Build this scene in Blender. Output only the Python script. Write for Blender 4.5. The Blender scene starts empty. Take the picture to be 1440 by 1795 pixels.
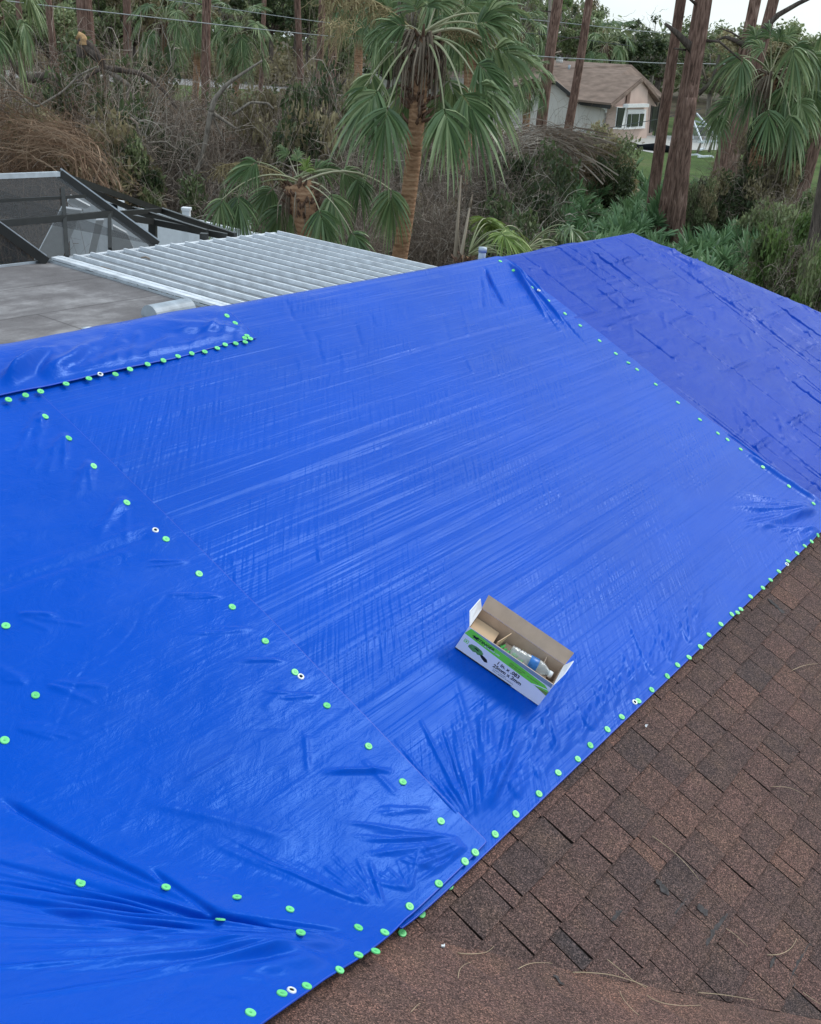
import bpy, math, random
import numpy as np
from mathutils import Vector, Matrix
SC = bpy.context.scene
COL = SC.collection
PI = math.pi
H = 5.3                                  # eye height above the ground (m)

# ------------------------------------------------------------------ camera
F, PITCH, ROLL = 1850.0, 0.417008, 0.0910752      # focal length in photo pixels (1440 wide)
_fw = np.array([0, math.cos(PITCH), -math.sin(PITCH)])
_up0 = np.array([0, math.sin(PITCH), math.cos(PITCH)])
_rt0 = np.array([1.0, 0, 0])
_rt = _rt0*math.cos(ROLL)+_up0*math.sin(ROLL)
_up = -_rt0*math.sin(ROLL)+_up0*math.cos(ROLL)
cam = bpy.data.cameras.new('camera'); camo = bpy.data.objects.new('camera', cam); COL.objects.link(camo)
cam.sensor_fit = 'HORIZONTAL'; cam.sensor_width = 36; cam.lens = F/1440*36
cam.clip_start = 0.05; cam.clip_end = 2000
M = Matrix(((_rt[0], _up[0], -_fw[0], 0), (_rt[1], _up[1], -_fw[1], 0), (_rt[2], _up[2], -_fw[2], H), (0, 0, 0, 1)))
camo.matrix_world = M
SC.camera = camo

# ------------------------------------------------------------------ sky and sun
SUN_EL, SUN_AZ = math.radians(46), math.radians(53)     # azimuth clockwise from +Y
W = bpy.data.worlds.new('World'); SC.world = W; W.use_nodes = True
nt = W.node_tree; nt.nodes.clear()
wo = nt.nodes.new('ShaderNodeOutputWorld'); bg = nt.nodes.new('ShaderNodeBackground')
sky = nt.nodes.new('ShaderNodeTexSky'); sky.sky_type = 'NISHITA'; sky.sun_disc = False
sky.sun_elevation = SUN_EL; sky.sun_rotation = SUN_AZ; sky.air_density = 1.0; sky.dust_density = 2.0
tc = nt.nodes.new('ShaderNodeTexCoord'); no = nt.nodes.new('ShaderNodeTexNoise'); no.inputs['Scale'].default_value = 2.2
no.inputs['Detail'].default_value = 6; no.inputs['Roughness'].default_value = .55
mp = nt.nodes.new('ShaderNodeMapping'); mp.inputs['Scale'].default_value = (1, 1, 2.5)
rp = nt.nodes.new('ShaderNodeValToRGB'); rp.color_ramp.elements[0].position = .40; rp.color_ramp.elements[1].position = .68
rp.color_ramp.elements[0].color = (.45, .45, .45, 1); rp.color_ramp.elements[1].color = (1, 1, 1, 1)
mx = nt.nodes.new('ShaderNodeMix'); mx.data_type = 'RGBA'
cn = nt.nodes.new('ShaderNodeRGB'); cn.outputs[0].default_value = (9.0, 10.7, 11.8, 1)     # bright thin overcast
L = nt.links.new
L(tc.outputs['Generated'], mp.inputs['Vector']); L(mp.outputs[0], no.inputs['Vector']); L(no.outputs['Fac'], rp.inputs[0])
L(rp.outputs[0], mx.inputs['Factor']); L(sky.outputs[0], mx.inputs['A']); L(cn.outputs[0], mx.inputs['B'])
L(mx.outputs['Result'], bg.inputs['Color']); bg.inputs['Strength'].default_value = 0.10; L(bg.outputs[0], wo.inputs['Surface'])
sl = bpy.data.lights.new('sun', 'SUN'); sl.energy = 1.15; sl.angle = math.radians(14); sl.color = (1, .96, .9)
so = bpy.data.objects.new('sun', sl); COL.objects.link(so)
_sd = Vector((math.sin(SUN_AZ)*math.cos(SUN_EL), math.cos(SUN_AZ)*math.cos(SUN_EL), math.sin(SUN_EL)))
so.rotation_euler = _sd.to_track_quat('Z', 'Y').to_euler(); so.location = (0, 0, 30)
SC.view_settings.view_transform = 'Standard'; SC.view_settings.look = 'None'
SC.view_settings.gamma = 1; SC.view_settings.exposure = 0.36
SC.cycles.max_bounces = 5; SC.cycles.diffuse_bounces = 2; SC.cycles.glossy_bounces = 2
SC.cycles.transmission_bounces = 3; SC.cycles.transparent_max_bounces = 8

# ------------------------------------------------------------------ pixel helpers (photo pixels -> places in the world)
def ray(x, y): return _rt*(x-720)-_up*(y-897)+_fw*F
def atz(x, y, z):
    d = ray(x, y); t = (z-H)/d[2]; return np.array([0, 0, H])+d*t
def atd(x, y, dist):                      # at a horizontal distance
    d = ray(x, y); t = dist/math.hypot(d[0], d[1]); return np.array([0, 0, H])+d*t
def pxm(px, dist): return px*dist/F*1.0   # pixels to metres at a distance

# ------------------------------------------------------------------ roof frame
YAW, S, C0 = 0.6073812, 0.41791923, -2.81665
TS, CS, SS = math.tan(S), math.cos(S), math.sin(S)
CON = np.array([math.sin(YAW), math.cos(YAW), 0]); UPD = np.array([-math.cos(YAW), math.sin(YAW), 0])
WR = 3.93*CS                              # plan distance of the ridge
UH = 7.86                                 # the ridge ends here, the hip starts
ZR = C0+WR*TS
EAVE = 4.05
def loc(u, w, z):                         # roof plan coordinates -> world
    u = np.asarray(u, float); w = np.asarray(w, float); z = np.asarray(z, float)
    return u[..., None]*CON+w[..., None]*UPD+np.stack([0*z, 0*z, z+H], -1)
def P3(u, w, z): return np.asarray(u)*CON+np.asarray(w)*UPD+np.array([0, 0, z+H])
def smax(a, b, k): return (a+b+np.sqrt((a-b)**2+k*k))/2
def smin(a, b, k): return (a+b-np.sqrt((a-b)**2+k*k))/2
def zroof(u, w, k=.0):
    main = C0+w*TS; back = ZR-(w-WR)*TS; hip = ZR-(u-UH)*TS
    near = C0+3.06*TS-u*TS; near2 = ZR-(ZR-(C0+3.06*TS))*0+0*u
    m = smin(smin(main, back, k), hip, k)
    n = smin(near, ZR+(u+0.53)*TS, k)     # the wing's two slopes, its ridge near the camera
    n = smin(n, back, k)
    return smax(m, n, k)
def hit(x, y):                            # first roof slope a photo pixel meets -> plan (u, w)
    d = ray(x, y); du, dw, dz = d@CON, d@UPD, d[2]
    t1 = C0/(dz-dw*TS); t2 = (C0+3.06*TS)/(dz+du*TS)
    t = min(a for a in (t1, t2) if a > 0); return np.array([du*t, dw*t])
def hitm(x, y):                           # on the main slope's plane
    d = ray(x, y); t = C0/(d[2]-(d@UPD)*TS); return np.array([(d@CON)*t, (d@UPD)*t])

# ------------------------------------------------------------------ object helpers
def tag(o, label=None, cat=None, group=None, kind=None):
    if label: o['label'] = label
    if cat: o['category'] = cat
    if group: o['group'] = group
    if kind: o['kind'] = kind
    return o
def empty(name, location=(0, 0, 0), label=None, cat=None, group=None, rotz=0):
    o = bpy.data.objects.new(name, None); COL.objects.link(o); o.location = location; o.rotation_euler = (0, 0, rotz)
    o.empty_display_size = .1
    return tag(o, label, cat, group)
def link_copy(src, parent=None, mat=None, location=None):
    o = src.copy(); COL.objects.link(o); o.parent = parent
    if mat is not None: o.matrix_local = mat
    if location is not None: o.location = location
    return o
def copy_tree(o, parent=None):
    c = o.copy(); COL.objects.link(c); c.parent = parent
    for ch in list(o.children): copy_tree(ch, c)
    return c
class MB:
    def __init__(s): s.v = []; s.f = []; s.t = []; s.m = []; s.n = 0
    def add(s, v, f, tone=.5, mi=0):
        v = np.asarray(v, float).reshape(-1, 3); s.v.append(v)
        s.t.append(np.broadcast_to(np.asarray(tone, float), (len(v),)).copy() if np.ndim(tone) <= 1 and (np.ndim(tone) == 0 or len(tone) == len(v)) else np.full(len(v), .5))
        if isinstance(f, np.ndarray): f = (f+s.n).tolist()
        else: f = [[i+s.n for i in q] for q in f]
        s.f += f; s.m += [mi]*len(f); s.n += len(v)
    def box(s, c, size, R=None, tone=.5, mi=0):
        x, y, z = [a/2 for a in size]
        v = np.array([(-x,-y,-z),(x,-y,-z),(x,y,-z),(-x,y,-z),(-x,-y,z),(x,-y,z),(x,y,z),(-x,y,z)])
        if R is not None: v = v@np.asarray(R).T
        s.add(v+np.asarray(c), [(0,3,2,1),(4,5,6,7),(0,1,5,4),(1,2,6,5),(2,3,7,6),(3,0,4,7)], tone, mi)
    def bar(s, a, b, wd, ht=None, upv=(0, 0, 1), tone=.5, mi=0):
        a = np.asarray(a, float); b = np.asarray(b, float); ht = ht or wd; d = b-a; ln = np.linalg.norm(d); d /= ln
        sd = np.cross(d, upv); sd /= max(np.linalg.norm(sd), 1e-9); up = np.cross(sd, d)
        s.box((a+b)/2, (ln, wd, ht), np.stack([d, sd, up], 1), tone, mi)
    def tube(s, pts, rad, sides=6, tone=.5, mi=0, cap=True):
        p = np.asarray(pts, float); n = len(p); r = np.broadcast_to(np.asarray(rad, float), (n,))
        tg = np.gradient(p, axis=0); tg /= np.linalg.norm(tg, axis=1)[:, None]+1e-12
        ref = np.array([0, 0, 1.0]) if abs(tg[:, 2]).mean() < .8 else np.array([1.0, 0, 0])
        a = np.cross(tg, ref); a /= np.linalg.norm(a, axis=1)[:, None]+1e-12; b = np.cross(tg, a)
        th = np.arange(sides)*2*PI/sides
        v = p[:, None]+r[:, None, None]*(np.cos(th)[None, :, None]*a[:, None]+np.sin(th)[None, :, None]*b[:, None])
        i = np.arange(n-1)[:, None]*sides; j = np.arange(sides)[None]; k = (np.arange(sides)+1) % sides
        f = np.stack([i+j, i+k, i+sides+k, i+sides+j], -1).reshape(-1, 4)
        s.add(v.reshape(-1, 3), f, tone, mi)
        if cap: s.f += [[s.n-n*sides+q for q in range(sides)][::-1], [s.n-sides+q for q in range(sides)]]; s.m += [mi, mi]
    def quads(s, v, tone, mi=0):          # v: (N,4,3)
        n = len(v); s.add(v.reshape(-1, 3), np.arange(n*4).reshape(n, 4), np.repeat(np.broadcast_to(tone, (n,)), 4), mi)
    def build(s, name, mats, parent=None, smooth=False):
        me = bpy.data.meshes.new(name); v = np.concatenate(s.v)
        me.from_pydata(v.tolist(), [], s.f)
        at = me.attributes.new('tone', 'FLOAT', 'POINT'); at.data.foreach_set('value', np.concatenate(s.t).astype(np.float32))
        for m in (mats if isinstance(mats, (list, tuple)) else [mats]): me.materials.append(m)
        if any(s.m): me.polygons.foreach_set('material_index', s.m)
        if smooth: me.polygons.foreach_set('use_smooth', [True]*len(me.polygons))
        me.update()
        o = bpy.data.objects.new(name, me); COL.objects.link(o); o.parent = parent
        return o

# ------------------------------------------------------------------ materials
class NT:
    def __init__(s, name):
        s.mat = bpy.data.materials.new(name); s.mat.use_nodes = True; s.t = s.mat.node_tree; s.t.nodes.clear()
        s.out = s.t.nodes.new('ShaderNodeOutputMaterial'); s.p = s.t.nodes.new('ShaderNodeBsdfPrincipled'); s.l(s.p.outputs[0], s.out.inputs[0])
    def n(s, ty, **k):
        q = s.t.nodes.new('ShaderNode'+ty)
        for a, b in k.items(): setattr(q, a, b)
        return q
    def l(s, a, b): s.t.links.new(a, b)
    def val(s, nd, **k):
        for a, b in k.items(): nd.inputs[a.replace('_', ' ')].default_value = b
        return nd
    def noise(s, vec, scale, detail=3, rough=.55, dist=0):
        q = s.n('TexNoise'); s.val(q, Scale=scale, Detail=detail, Roughness=rough, Distortion=dist)
        if vec is not None: s.l(vec, q.inputs['Vector'])
        return q.outputs['Fac']
    def mapping(s, vec, scale=(1,1,1), rot=(0,0,0), loc=(0,0,0)):
        q = s.n('Mapping'); s.val(q, Scale=scale, Rotation=rot, Location=loc); s.l(vec, q.inputs['Vector']); return q.outputs[0]
    def ramp(s, fac, stops):
        q = s.n('ValToRGB'); e = q.color_ramp.elements
        while len(e) < len(stops): e.new(.5)
        for i, (p, c) in enumerate(stops): e[i].position = p; e[i].color = (*c, 1) if len(c) == 3 else c
        s.l(fac, q.inputs[0]); return q.outputs[0]
    def mix(s, fac, a, b, mode='MIX'):
        q = s.n('Mix', data_type='RGBA', blend_type=mode)
        for inp, x in (('Factor', fac), ('A', a), ('B', b)):
            if isinstance(x, (int, float)): q.inputs[inp].default_value = x if inp == 'Factor' else (x, x, x, 1)
            elif isinstance(x, tuple): q.inputs[inp].default_value = (*x, 1)
            else: s.l(x, q.inputs[inp])
        return q.outputs['Result']
    def math(s, op, a, b=None, c=None):
        q = s.n('Math', operation=op)
        for i, x in enumerate((a, b, c)):
            if x is None: continue
            if isinstance(x, (int, float)): q.inputs[i].default_value = x
            else: s.l(x, q.inputs[i])
        return q.outputs[0]
    def bump(s, h, strength=.5, dist=.01, normal=None):
        q = s.n('Bump'); s.val(q, Strength=strength, Distance=dist); s.l(h, q.inputs['Height'])
        if normal is not None: s.l(normal, q.inputs['Normal'])
        s.l(q.outputs[0], s.p.inputs['Normal']); return q.outputs[0]
    def base(s, c, rough=.8, spec=.3, metal=0):
        if isinstance(c, tuple): s.p.inputs['Base Color'].default_value = (*c, 1)
        else: s.l(c, s.p.inputs['Base Color'])
        if isinstance(rough, (int, float)): s.p.inputs['Roughness'].default_value = rough
        else: s.l(rough, s.p.inputs['Roughness'])
        s.p.inputs['Specular IOR Level'].default_value = spec; s.p.inputs['Metallic'].default_value = metal
    def obj(s): return s.n('TexCoord').outputs['Object']
    def uv(s): return s.n('TexCoord').outputs['UV']
    def geo(s): return s.n('NewGeometry').outputs['Position']
    def tone(s): return s.n('Attribute', attribute_name='tone').outputs['Fac']
    def rnd(s): return s.n('ObjectInfo').outputs['Random']
def simple(name, c, rough=.6, spec=.3, metal=0, var=.15, scale=8):
    m = NT(name); f = m.noise(m.obj(), scale, 4)
    lo = tuple(x*(1-var) for x in c); hi = tuple(min(1, x*(1+var)) for x in c)
    m.base(m.ramp(f, [(.3, lo), (.7, hi)]), rough, spec, metal); return m.mat
def leafmat(name, dark, mid, light, rough=.55, spec=.3, trans=.25):
    m = NT(name); t = m.math('ADD', m.tone(), m.math('MULTIPLY_ADD', m.rnd(), .3, -.15))
    c = m.ramp(t, [(.0, dark), (.5, mid), (1, light)])
    m.base(c, rough, spec)
    if trans:
        tr = m.n('BsdfTranslucent'); m.l(m.mix(.5, c, light), tr.inputs['Color']); ms = m.n('MixShader'); ms.inputs[0].default_value = trans
        m.l(m.p.outputs[0], ms.inputs[1]); m.l(tr.outputs[0], ms.inputs[2]); m.l(ms.outputs[0], m.out.inputs[0])
    return m.mat
def barkmat(name, a, b, c, sx=14, sz=2.2, bump=.03):
    m = NT(name); v = m.mapping(m.obj(), (sx, sx, sz)); f = m.noise(v, 1, 5, .65, .6); f2 = m.noise(m.obj(), .9, 3)
    col = m.mix(m.ramp(f2, [(.35, (0,0,0)), (.65, (1,1,1))]), m.ramp(f, [(.34, a), (.52, b), (.7, c)]), m.ramp(f, [(.34, a), (.6, b), (.8, b)]))
    m.base(col, .9, .15); m.bump(f, .9, bump); return m.mat
def tarpmat(name, base, sheen, fine=1.0, streak=1.0, rough=.34, spec=.27, crk=1.0):
    m = NT(name); uv = m.uv()
    big = m.noise(m.mapping(uv, (1.3, 1.8, 1)), 1, 3)
    streaks = m.noise(m.mapping(uv, (.32, 12, 1)), 1, 3, .55)
    c = m.mix(m.ramp(big, [(.3, (0,0,0)), (.7, (1,1,1))]), tuple(x*.93 for x in base), tuple(min(1, x*1.06) for x in base))
    weave = m.noise(m.mapping(uv, (60, 400, 1)), 1, 2)
    c = m.mix(m.ramp(weave, [(.3, (0,0,0)), (.8, (.08,.08,.08))]), c, tuple(x*.7+.03 for x in base))
    dust = m.noise(m.mapping(uv, (2.2, 3.1, 1), loc=(7, 2, 0)), 1, 6, .72); c = m.mix(m.ramp(dust, [(.50, (0,)*3), (.74, (.05,)*3)]), c, (.2, .32, .5))
    m.base(c, m.ramp(m.noise(m.mapping(uv, (3, 7, 1)), 1, 4), [(.3, (rough-.05,)*3), (.7, (rough+.09,)*3)]), spec)
    m.p.inputs['Specular Tint'].default_value = (.10, .44, 1, 1)
    m.p.inputs['Coat Weight'].default_value = sheen; m.p.inputs['Coat Roughness'].default_value = .26
    # fine ripples pulled across the sheet, in patches, and long soft bands along the courses below
    rip = m.noise(m.mapping(m.mapping(uv, rot=(0, 0, -.78)), (5, 58, 1)), 1, 1, .4, .3)
    st2 = m.noise(m.mapping(uv, (.8, 48, 1)), 1, 3, .6)
    patch = m.ramp(m.noise(m.mapping(uv, (1.6, 2.6, 1), loc=(3, 1, 0)), 1, 3), [(.42, (.08,)*3), (.62, (1,)*3)])
    crink = m.noise(m.mapping(uv, (9, 16, 1), (0, 0, -.5)), 1, 5, .62, .8)
    h = m.math('MULTIPLY', m.math('MULTIPLY', rip, patch), .0075*fine)
    h = m.math('ADD', h, m.math('MULTIPLY', streaks, .013*streak))
    h = m.math('ADD', h, m.math('MULTIPLY', crink, .006*crk))
    h = m.math('ADD', h, m.math('MULTIPLY', st2, .0032*streak))
    m.bump(h, 1.0, 1.0)
    return m.mat

MT = {}
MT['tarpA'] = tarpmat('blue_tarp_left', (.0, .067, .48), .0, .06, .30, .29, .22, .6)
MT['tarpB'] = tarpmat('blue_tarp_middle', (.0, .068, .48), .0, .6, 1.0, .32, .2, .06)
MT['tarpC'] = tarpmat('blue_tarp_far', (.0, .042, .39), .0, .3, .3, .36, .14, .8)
MT['hem'] = simple('tarp_hem', (.0, .06, .5), .4, .5)
_m = NT('green_plastic'); _m.base(_m.mix(_m.rnd(), (.12, .62, .19), (.2, .80, .28)), .4, .5); MT['cap'] = _m.mat
MT['capd'] = simple('green_plastic_centre', (.12, .6, .2), .4, .5)
MT['steel'] = simple('bright_steel', (.75, .76, .76), .35, .5, .8)
MT['steelw'] = simple('eyelet_ring', (.8, .84, .82), .3, .6, .2)
MT['dark'] = simple('dark_hole', (.01, .012, .015), .9, .1)
def shingle(name, smooth=False):
    m = NT(name); p = m.geo(); t = m.tone()
    g = m.n('TexVoronoi'); m.val(g, Scale=330.0); m.l(p, g.inputs['Vector'])
    gr = m.n('SeparateColor'); m.l(g.outputs['Color'], gr.inputs[0])
    base = m.ramp(t, [(.0, (.060, .048, .049)), (.35, (.102, .065, .059)), (.65, (.130, .076, .066)), (.85, (.155, .087, .070)), (1, (.19, .102, .077))])
    blot = m.noise(p, 3.2, 5, .6); base = m.mix(m.ramp(blot, [(.36, (.0,)*3), (.66, (.6,)*3)]), base, (.074, .052, .048))
    blot2 = m.noise(p, 9, 4, .6); base = m.mix(m.ramp(blot2, [(.45, (.0,)*3), (.75, (.5,)*3)]), base, (.15, .095, .07))
    gran = m.ramp(gr.outputs[0], [(0, (.3,)*3), (.55, (.9,)*3), (.84, (1.5,)*3), (.94, (2.2, 2.05, 1.95)), (1, (2.9, 2.6, 2.4))])
    c = m.mix(1.0, base, gran, 'MULTIPLY')
    m.base(c, .92, .25); m.bump(gr.outputs[1], .7, .0025); return m.mat
MT['shingle'] = shingle('brown_shingle')
MT['edge'] = simple('shingle_edge', (.026, .019, .017), .95, .1)
MT['tar'] = simple('tar', (.062, .056, .056), .85, .25, var=.5, scale=60)
MT['stucco'] = simple('stucco_wall', (.5, .46, .4), .9, .2)
MT['fascia'] = simple('white_trim', (.7, .7, .68), .5, .4)
def flatroof():
    m = NT('weathered_flat_roof'); p = m.obj()
    pr = m.mapping(p, rot=(0, 0, -.9635)); a = m.noise(m.mapping(pr, (.7, 1.5, 1)), 1, 7, .68)
    bk = m.n('TexBrick'); m.val(bk, Scale=1.0); bk.inputs['Brick Width'].default_value = 4.5; bk.inputs['Row Height'].default_value = 1.05; bk.inputs['Mortar Size'].default_value = .018; bk.inputs['Mortar Smooth'].default_value = .6; bk.inputs['Color1'].default_value = (0, 0, 0, 1); bk.inputs['Color2'].default_value = (0, 0, 0, 1); bk.inputs['Mortar'].default_value = (.55, .55, .55, 1); m.l(pr, bk.inputs['Vector']); b = m.noise(p, 3.5, 5, .7); s = m.noise(p, 90, 2)
    c = m.ramp(a, [(.33, (.10, .092, .093)), (.52, (.18, .168, .17)), (.66, (.34, .325, .325))])
    c = m.mix(m.ramp(b, [(.35, (.5,)*3), (.6, (0,)*3)]), c, (.1, .088, .088)); c = m.mix(m.ramp(s, [(.4, (0,)*3), (.8, (.35,)*3)]), c, (.3, .28, .28))
    c = m.mix(bk.outputs['Color'], c, (.07, .062, .062)); m.base(c, .9, .2); m.bump(b, .3, .02); return m.mat
MT['flat'] = flatroof()
def metalroof():
    m = NT('chalky_white_metal'); p = m.obj(); a = m.noise(m.mapping(m.mapping(p, rot=(0, 0, -.9635)), (9, .7, 1)), 1, 6, .7); b = m.noise(p, 2.5, 5, .7); d = m.noise(p, 22, 3, .7)
    c = m.ramp(a, [(.32, (.17, .175, .18)), (.55, (.3, .31, .325)), (.8, (.46, .475, .49))])
    c = m.mix(m.ramp(b, [(.3, (.8,)*3), (.55, (0,)*3)]), c, (.3, .3, .31)); c = m.mix(m.ramp(d, [(.6, (0,)*3), (.75, (.55,)*3)]), c, (.16, .15, .14))
    m.base(c, .55, .5); return m.mat
MT['metal'] = metalroof()
MT['metalrib'] = simple('white_rib', (.68, .71, .75), .45, .5, var=.2, scale=6)
MT['bronze'] = simple('bronze_aluminium', (.035, .035, .033), .4, .5, .2)
MT['alu'] = simple('pale_aluminium', (.5, .54, .58), .4, .5, .3)
MT['vinyl'] = simple('white_vinyl', (.78, .81, .85), .4, .5, var=.06)
MT['galv'] = simple('galvanised_sheet', (.36, .41, .46), .5, .4, .15, var=.25, scale=5)
def screenmat():
    m = NT('insect_screen'); m.base((.085, .092, .098), .7, .2)
    tr = m.n('BsdfTransparent'); ms = m.n('MixShader'); ms.inputs[0].default_value = .5
    m.l(tr.outputs[0], ms.inputs[1]); m.l(m.p.outputs[0], ms.inputs[2]); m.l(ms.outputs[0], m.out.inputs[0]); return m.mat
MT['screen'] = screenmat()
MT['bark_pine'] = barkmat('pine_bark', (.06, .036, .028), (.225, .135, .105), (.42, .29, .235))
MT['bark_grey'] = barkmat('grey_bark', (.05, .04, .035), (.12, .095, .08), (.22, .18, .15))
MT['bark_pale'] = barkmat('bare_pale_wood', (.13, .11, .09), (.28, .24, .2), (.42, .37, .31))
MT['splinter'] = simple('splintered_wood', (.42, .26, .13), .8, .2, var=.4, scale=12)
def palmtrunk():
    m = NT('palm_trunk_rings'); p = m.obj(); w = m.n('TexWave', wave_type='BANDS', bands_direction='Z'); m.val(w, Scale=3.4, Distortion=5.0, Detail=5.0, Detail_Scale=3.0); m.l(p, w.inputs['Vector'])
    f = m.noise(m.mapping(p, (3, 3, 16)), 1, 5, .65); h = m.math('ADD', m.math('MULTIPLY', w.outputs['Fac'], .16), m.math('ADD', f, .12))
    c = m.ramp(h, [(.4, (.14, .075, .042)), (.7, (.36, .205, .12)), (1, (.5, .32, .2))]); m.base(c, .9, .15); m.bump(h, .8, .03); return m.mat
MT['palmtrunk'] = palmtrunk()
MT['boots'] = barkmat('palm_boots', (.06, .035, .025), (.2, .12, .085), (.36, .25, .19), 12, 5)
MT['frond'] = leafmat('palm_frond_green', (.04, .078, .034), (.125, .2, .08), (.38, .44, .22), .42, .45, .15)
MT['frondy'] = leafmat('palm_frond_yellow', (.08, .13, .03), (.2, .3, .07), (.42, .48, .16), .45, .4, .2)
MT['petiole'] = leafmat('petiole', (.16, .19, .09), (.3, .32, .17), (.46, .42, .28), .5, .4, 0)
MT['deadfrond'] = leafmat('dead_frond', (.1, .075, .055), (.22, .17, .125), (.4, .33, .25), .8, .2, .1)
MT['seed'] = leafmat('seed_stalk', (.15, .11, .055), (.3, .235, .12), (.45, .37, .2), .8, .2, .1)
MT['palmetto'] = leafmat('palmetto_green', (.035, .08, .035), (.11, .21, .09), (.25, .38, .18), .45, .4, .15)
MT['twig'] = leafmat('dead_twigs', (.09, .07, .056), (.27, .21, .165), (.6, .51, .43), .9, .15, 0)
MT['vine'] = leafmat('dry_vine', (.08, .05, .03), (.21, .13, .085), (.36, .25, .17), .85, .15, 0)
MT['leafd'] = leafmat('dark_leaf', (.018, .03, .014), (.055, .08, .033), (.15, .19, .08))
MT['leafb'] = leafmat('brownish_leaf', (.085, .068, .04), (.23, .195, .105), (.45, .38, .22))
MT['leafm'] = leafmat('mid_leaf', (.055, .078, .034), (.165, .2, .09), (.38, .43, .22))
MT['leafl'] = leafmat('light_leaf', (.05, .09, .025), (.13, .21, .06), (.28, .38, .13))
MT['twigp'] = leafmat('pale_dead_twigs', (.2, .17, .14), (.34, .29, .245), (.55, .49, .42), .85, .2, 0)
MT['needle'] = leafmat('pine_needles', (.02, .035, .018), (.06, .085, .04), (.13, .16, .075))
def groundmat():
    m = NT('forest_floor'); p = m.geo(); a = m.noise(p, .35, 6, .65); b = m.noise(p, 5, 5, .7)
    c = m.ramp(a, [(.35, (.09, .07, .05)), (.5, (.13, .1, .07)), (.68, (.08, .11, .04))]); c = m.mix(m.ramp(b, [(.35, (.6,)*3), (.7, (0,)*3)]), c, (.03, .022, .018))
    m.base(c, .95, .1); m.bump(b, .8, .1); return m.mat
def lawnmat():
    m = NT('lawn'); p = m.geo(); a = m.noise(p, .22, 6, .6); b = m.noise(p, 3, 5, .75)
    c = m.ramp(a, [(.35, (.06, .1, .028)), (.5, (.1, .155, .046)), (.65, (.14, .16, .065))]); c = m.mix(m.ramp(b, [(.4, (.55,)*3), (.65, (0,)*3)]), c, (.04, .055, .02))
    m.base(c, .95, .1); m.bump(b, .6, .08); return m.mat
MT['ground'] = groundmat(); MT['lawn'] = lawnmat()
MT['road'] = simple('asphalt_pale', (.3, .29, .28), .9, .2, var=.15, scale=.8)
MT['concrete'] = simple('concrete', (.45, .44, .41), .9, .2, var=.15, scale=1.5)

# ------------------------------------------------------------------ ground
def sheet(name, pts, mat, z, **k):
    b = MB(); b.add([(p[0], p[1], z) for p in pts], [list(range(len(pts)))]); return tag(b.build(name, mat), kind='structure', **k)
sheet('ground', [(-500, -300), (600, -300), (600, 900), (-500, 900)], MT['ground'], 0)
lw = [atz(1090, 335, 0), atz(1200, 345, 0), atz(1300, 345, 0), atz(1500, 360, 0), atz(1700, 330, 0), atz(1700, 230, 0), atz(1440, 205, 0), atz(1150, 205, 0), atz(1020, 255, 0)]
sheet('lawn', lw[::-1] if False else lw, MT['lawn'], .008)
sheet('backyard_lawn', [atz(-400, 520, 0), atz(80, 480, 0), atz(40, 400, 0), atz(-400, 370, 0)], MT['lawn'], .008)
rd = [atz(-300, 125, 0), atz(300, 147, 0), atz(660, 171, 0), atz(900, 185, 0), atz(900, 168, 0), atz(660, 154, 0), atz(300, 136, 0), atz(-300, 108, 0)]
sheet('road', rd, MT['road'], .02)
vg = [atz(-300, 158, 0), atz(300, 175, 0), atz(900, 215, 0), atz(900, 180, 0), atz(300, 145, 0), atz(-300, 123, 0)]
sheet('verge_grass', vg, MT['lawn'], .012)

# ------------------------------------------------------------------ the house under the tarps
rng = np.random.default_rng(4); random.seed(4)
hr = empty('house', P3(3, 0, -H), 'brown shingled house with an L-shaped hip roof mostly under blue tarps', 'house')
HO = P3(3, 0, -H)
def hb(mb, name, mat, smooth=False):      # build as a child of the house
    mb.v = [q-HO for q in mb.v]; return mb.build(name, mat, hr, smooth)
def Rp(u, w, dz=0): return P3(u, w, float(zroof(np.float64(u), np.float64(w)))+dz)
UL, UR2 = -8.0, UH+EAVE/1.0
WB, WF = WR+EAVE, WR-EAVE
ZE = ZR-EAVE*TS
def slab(name, pts, mat, th=.05):
    b = MB(); p = np.array(pts); n = len(p); q = p-np.array([0, 0, th])
    b.add(np.concatenate([p, q]), [list(range(n)), list(range(2*n-1, n-1, -1))]+[[i, i+n, (i+1) % n+n, (i+1) % n] for i in range(n)]); return hb(b, name, mat)
zl = lambda u, w, dz=-.012: P3(u, w, float(zroof(u, w))+dz)
UE = 3.06+(-WF)*1.0                        # valley meets the front eave here
slab('front_slope', [P3(-.53, WR, ZR-.012), P3(UE, WF, ZE-.012), P3(UR2, WF, ZE-.012), P3(UH, WR, ZR-.012)], MT['shingle'])
slab('rear_slope', [P3(-.53, WR, ZR-.013), P3(UH, WR, ZR-.013), P3(UR2, WB, ZE-.013), P3(UL, WB, ZE-.013), P3(UL, WR, ZR-.013)], MT['shingle'])
slab('hip_slope', [P3(UH, WR, ZR-.014), P3(UR2, WF, ZE-.014), P3(UR2, WB, ZE-.014)], MT['shingle'])
slab('wing_slope', [P3(-.53, WR, ZR-.012), P3(-.53, -7, ZR-.012), P3(UE, -7, ZE-.012), P3(UE, WF, ZE-.012)], MT['shingle'])
slab('wing_far_slope', [P3(-.53, WR, ZR-.015), P3(-.53-EAVE, WR, ZE-.015), P3(-.53-EAVE, -7, ZE-.015), P3(-.53, -7, ZR-.015)], MT['shingle'])
b = MB()
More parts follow.
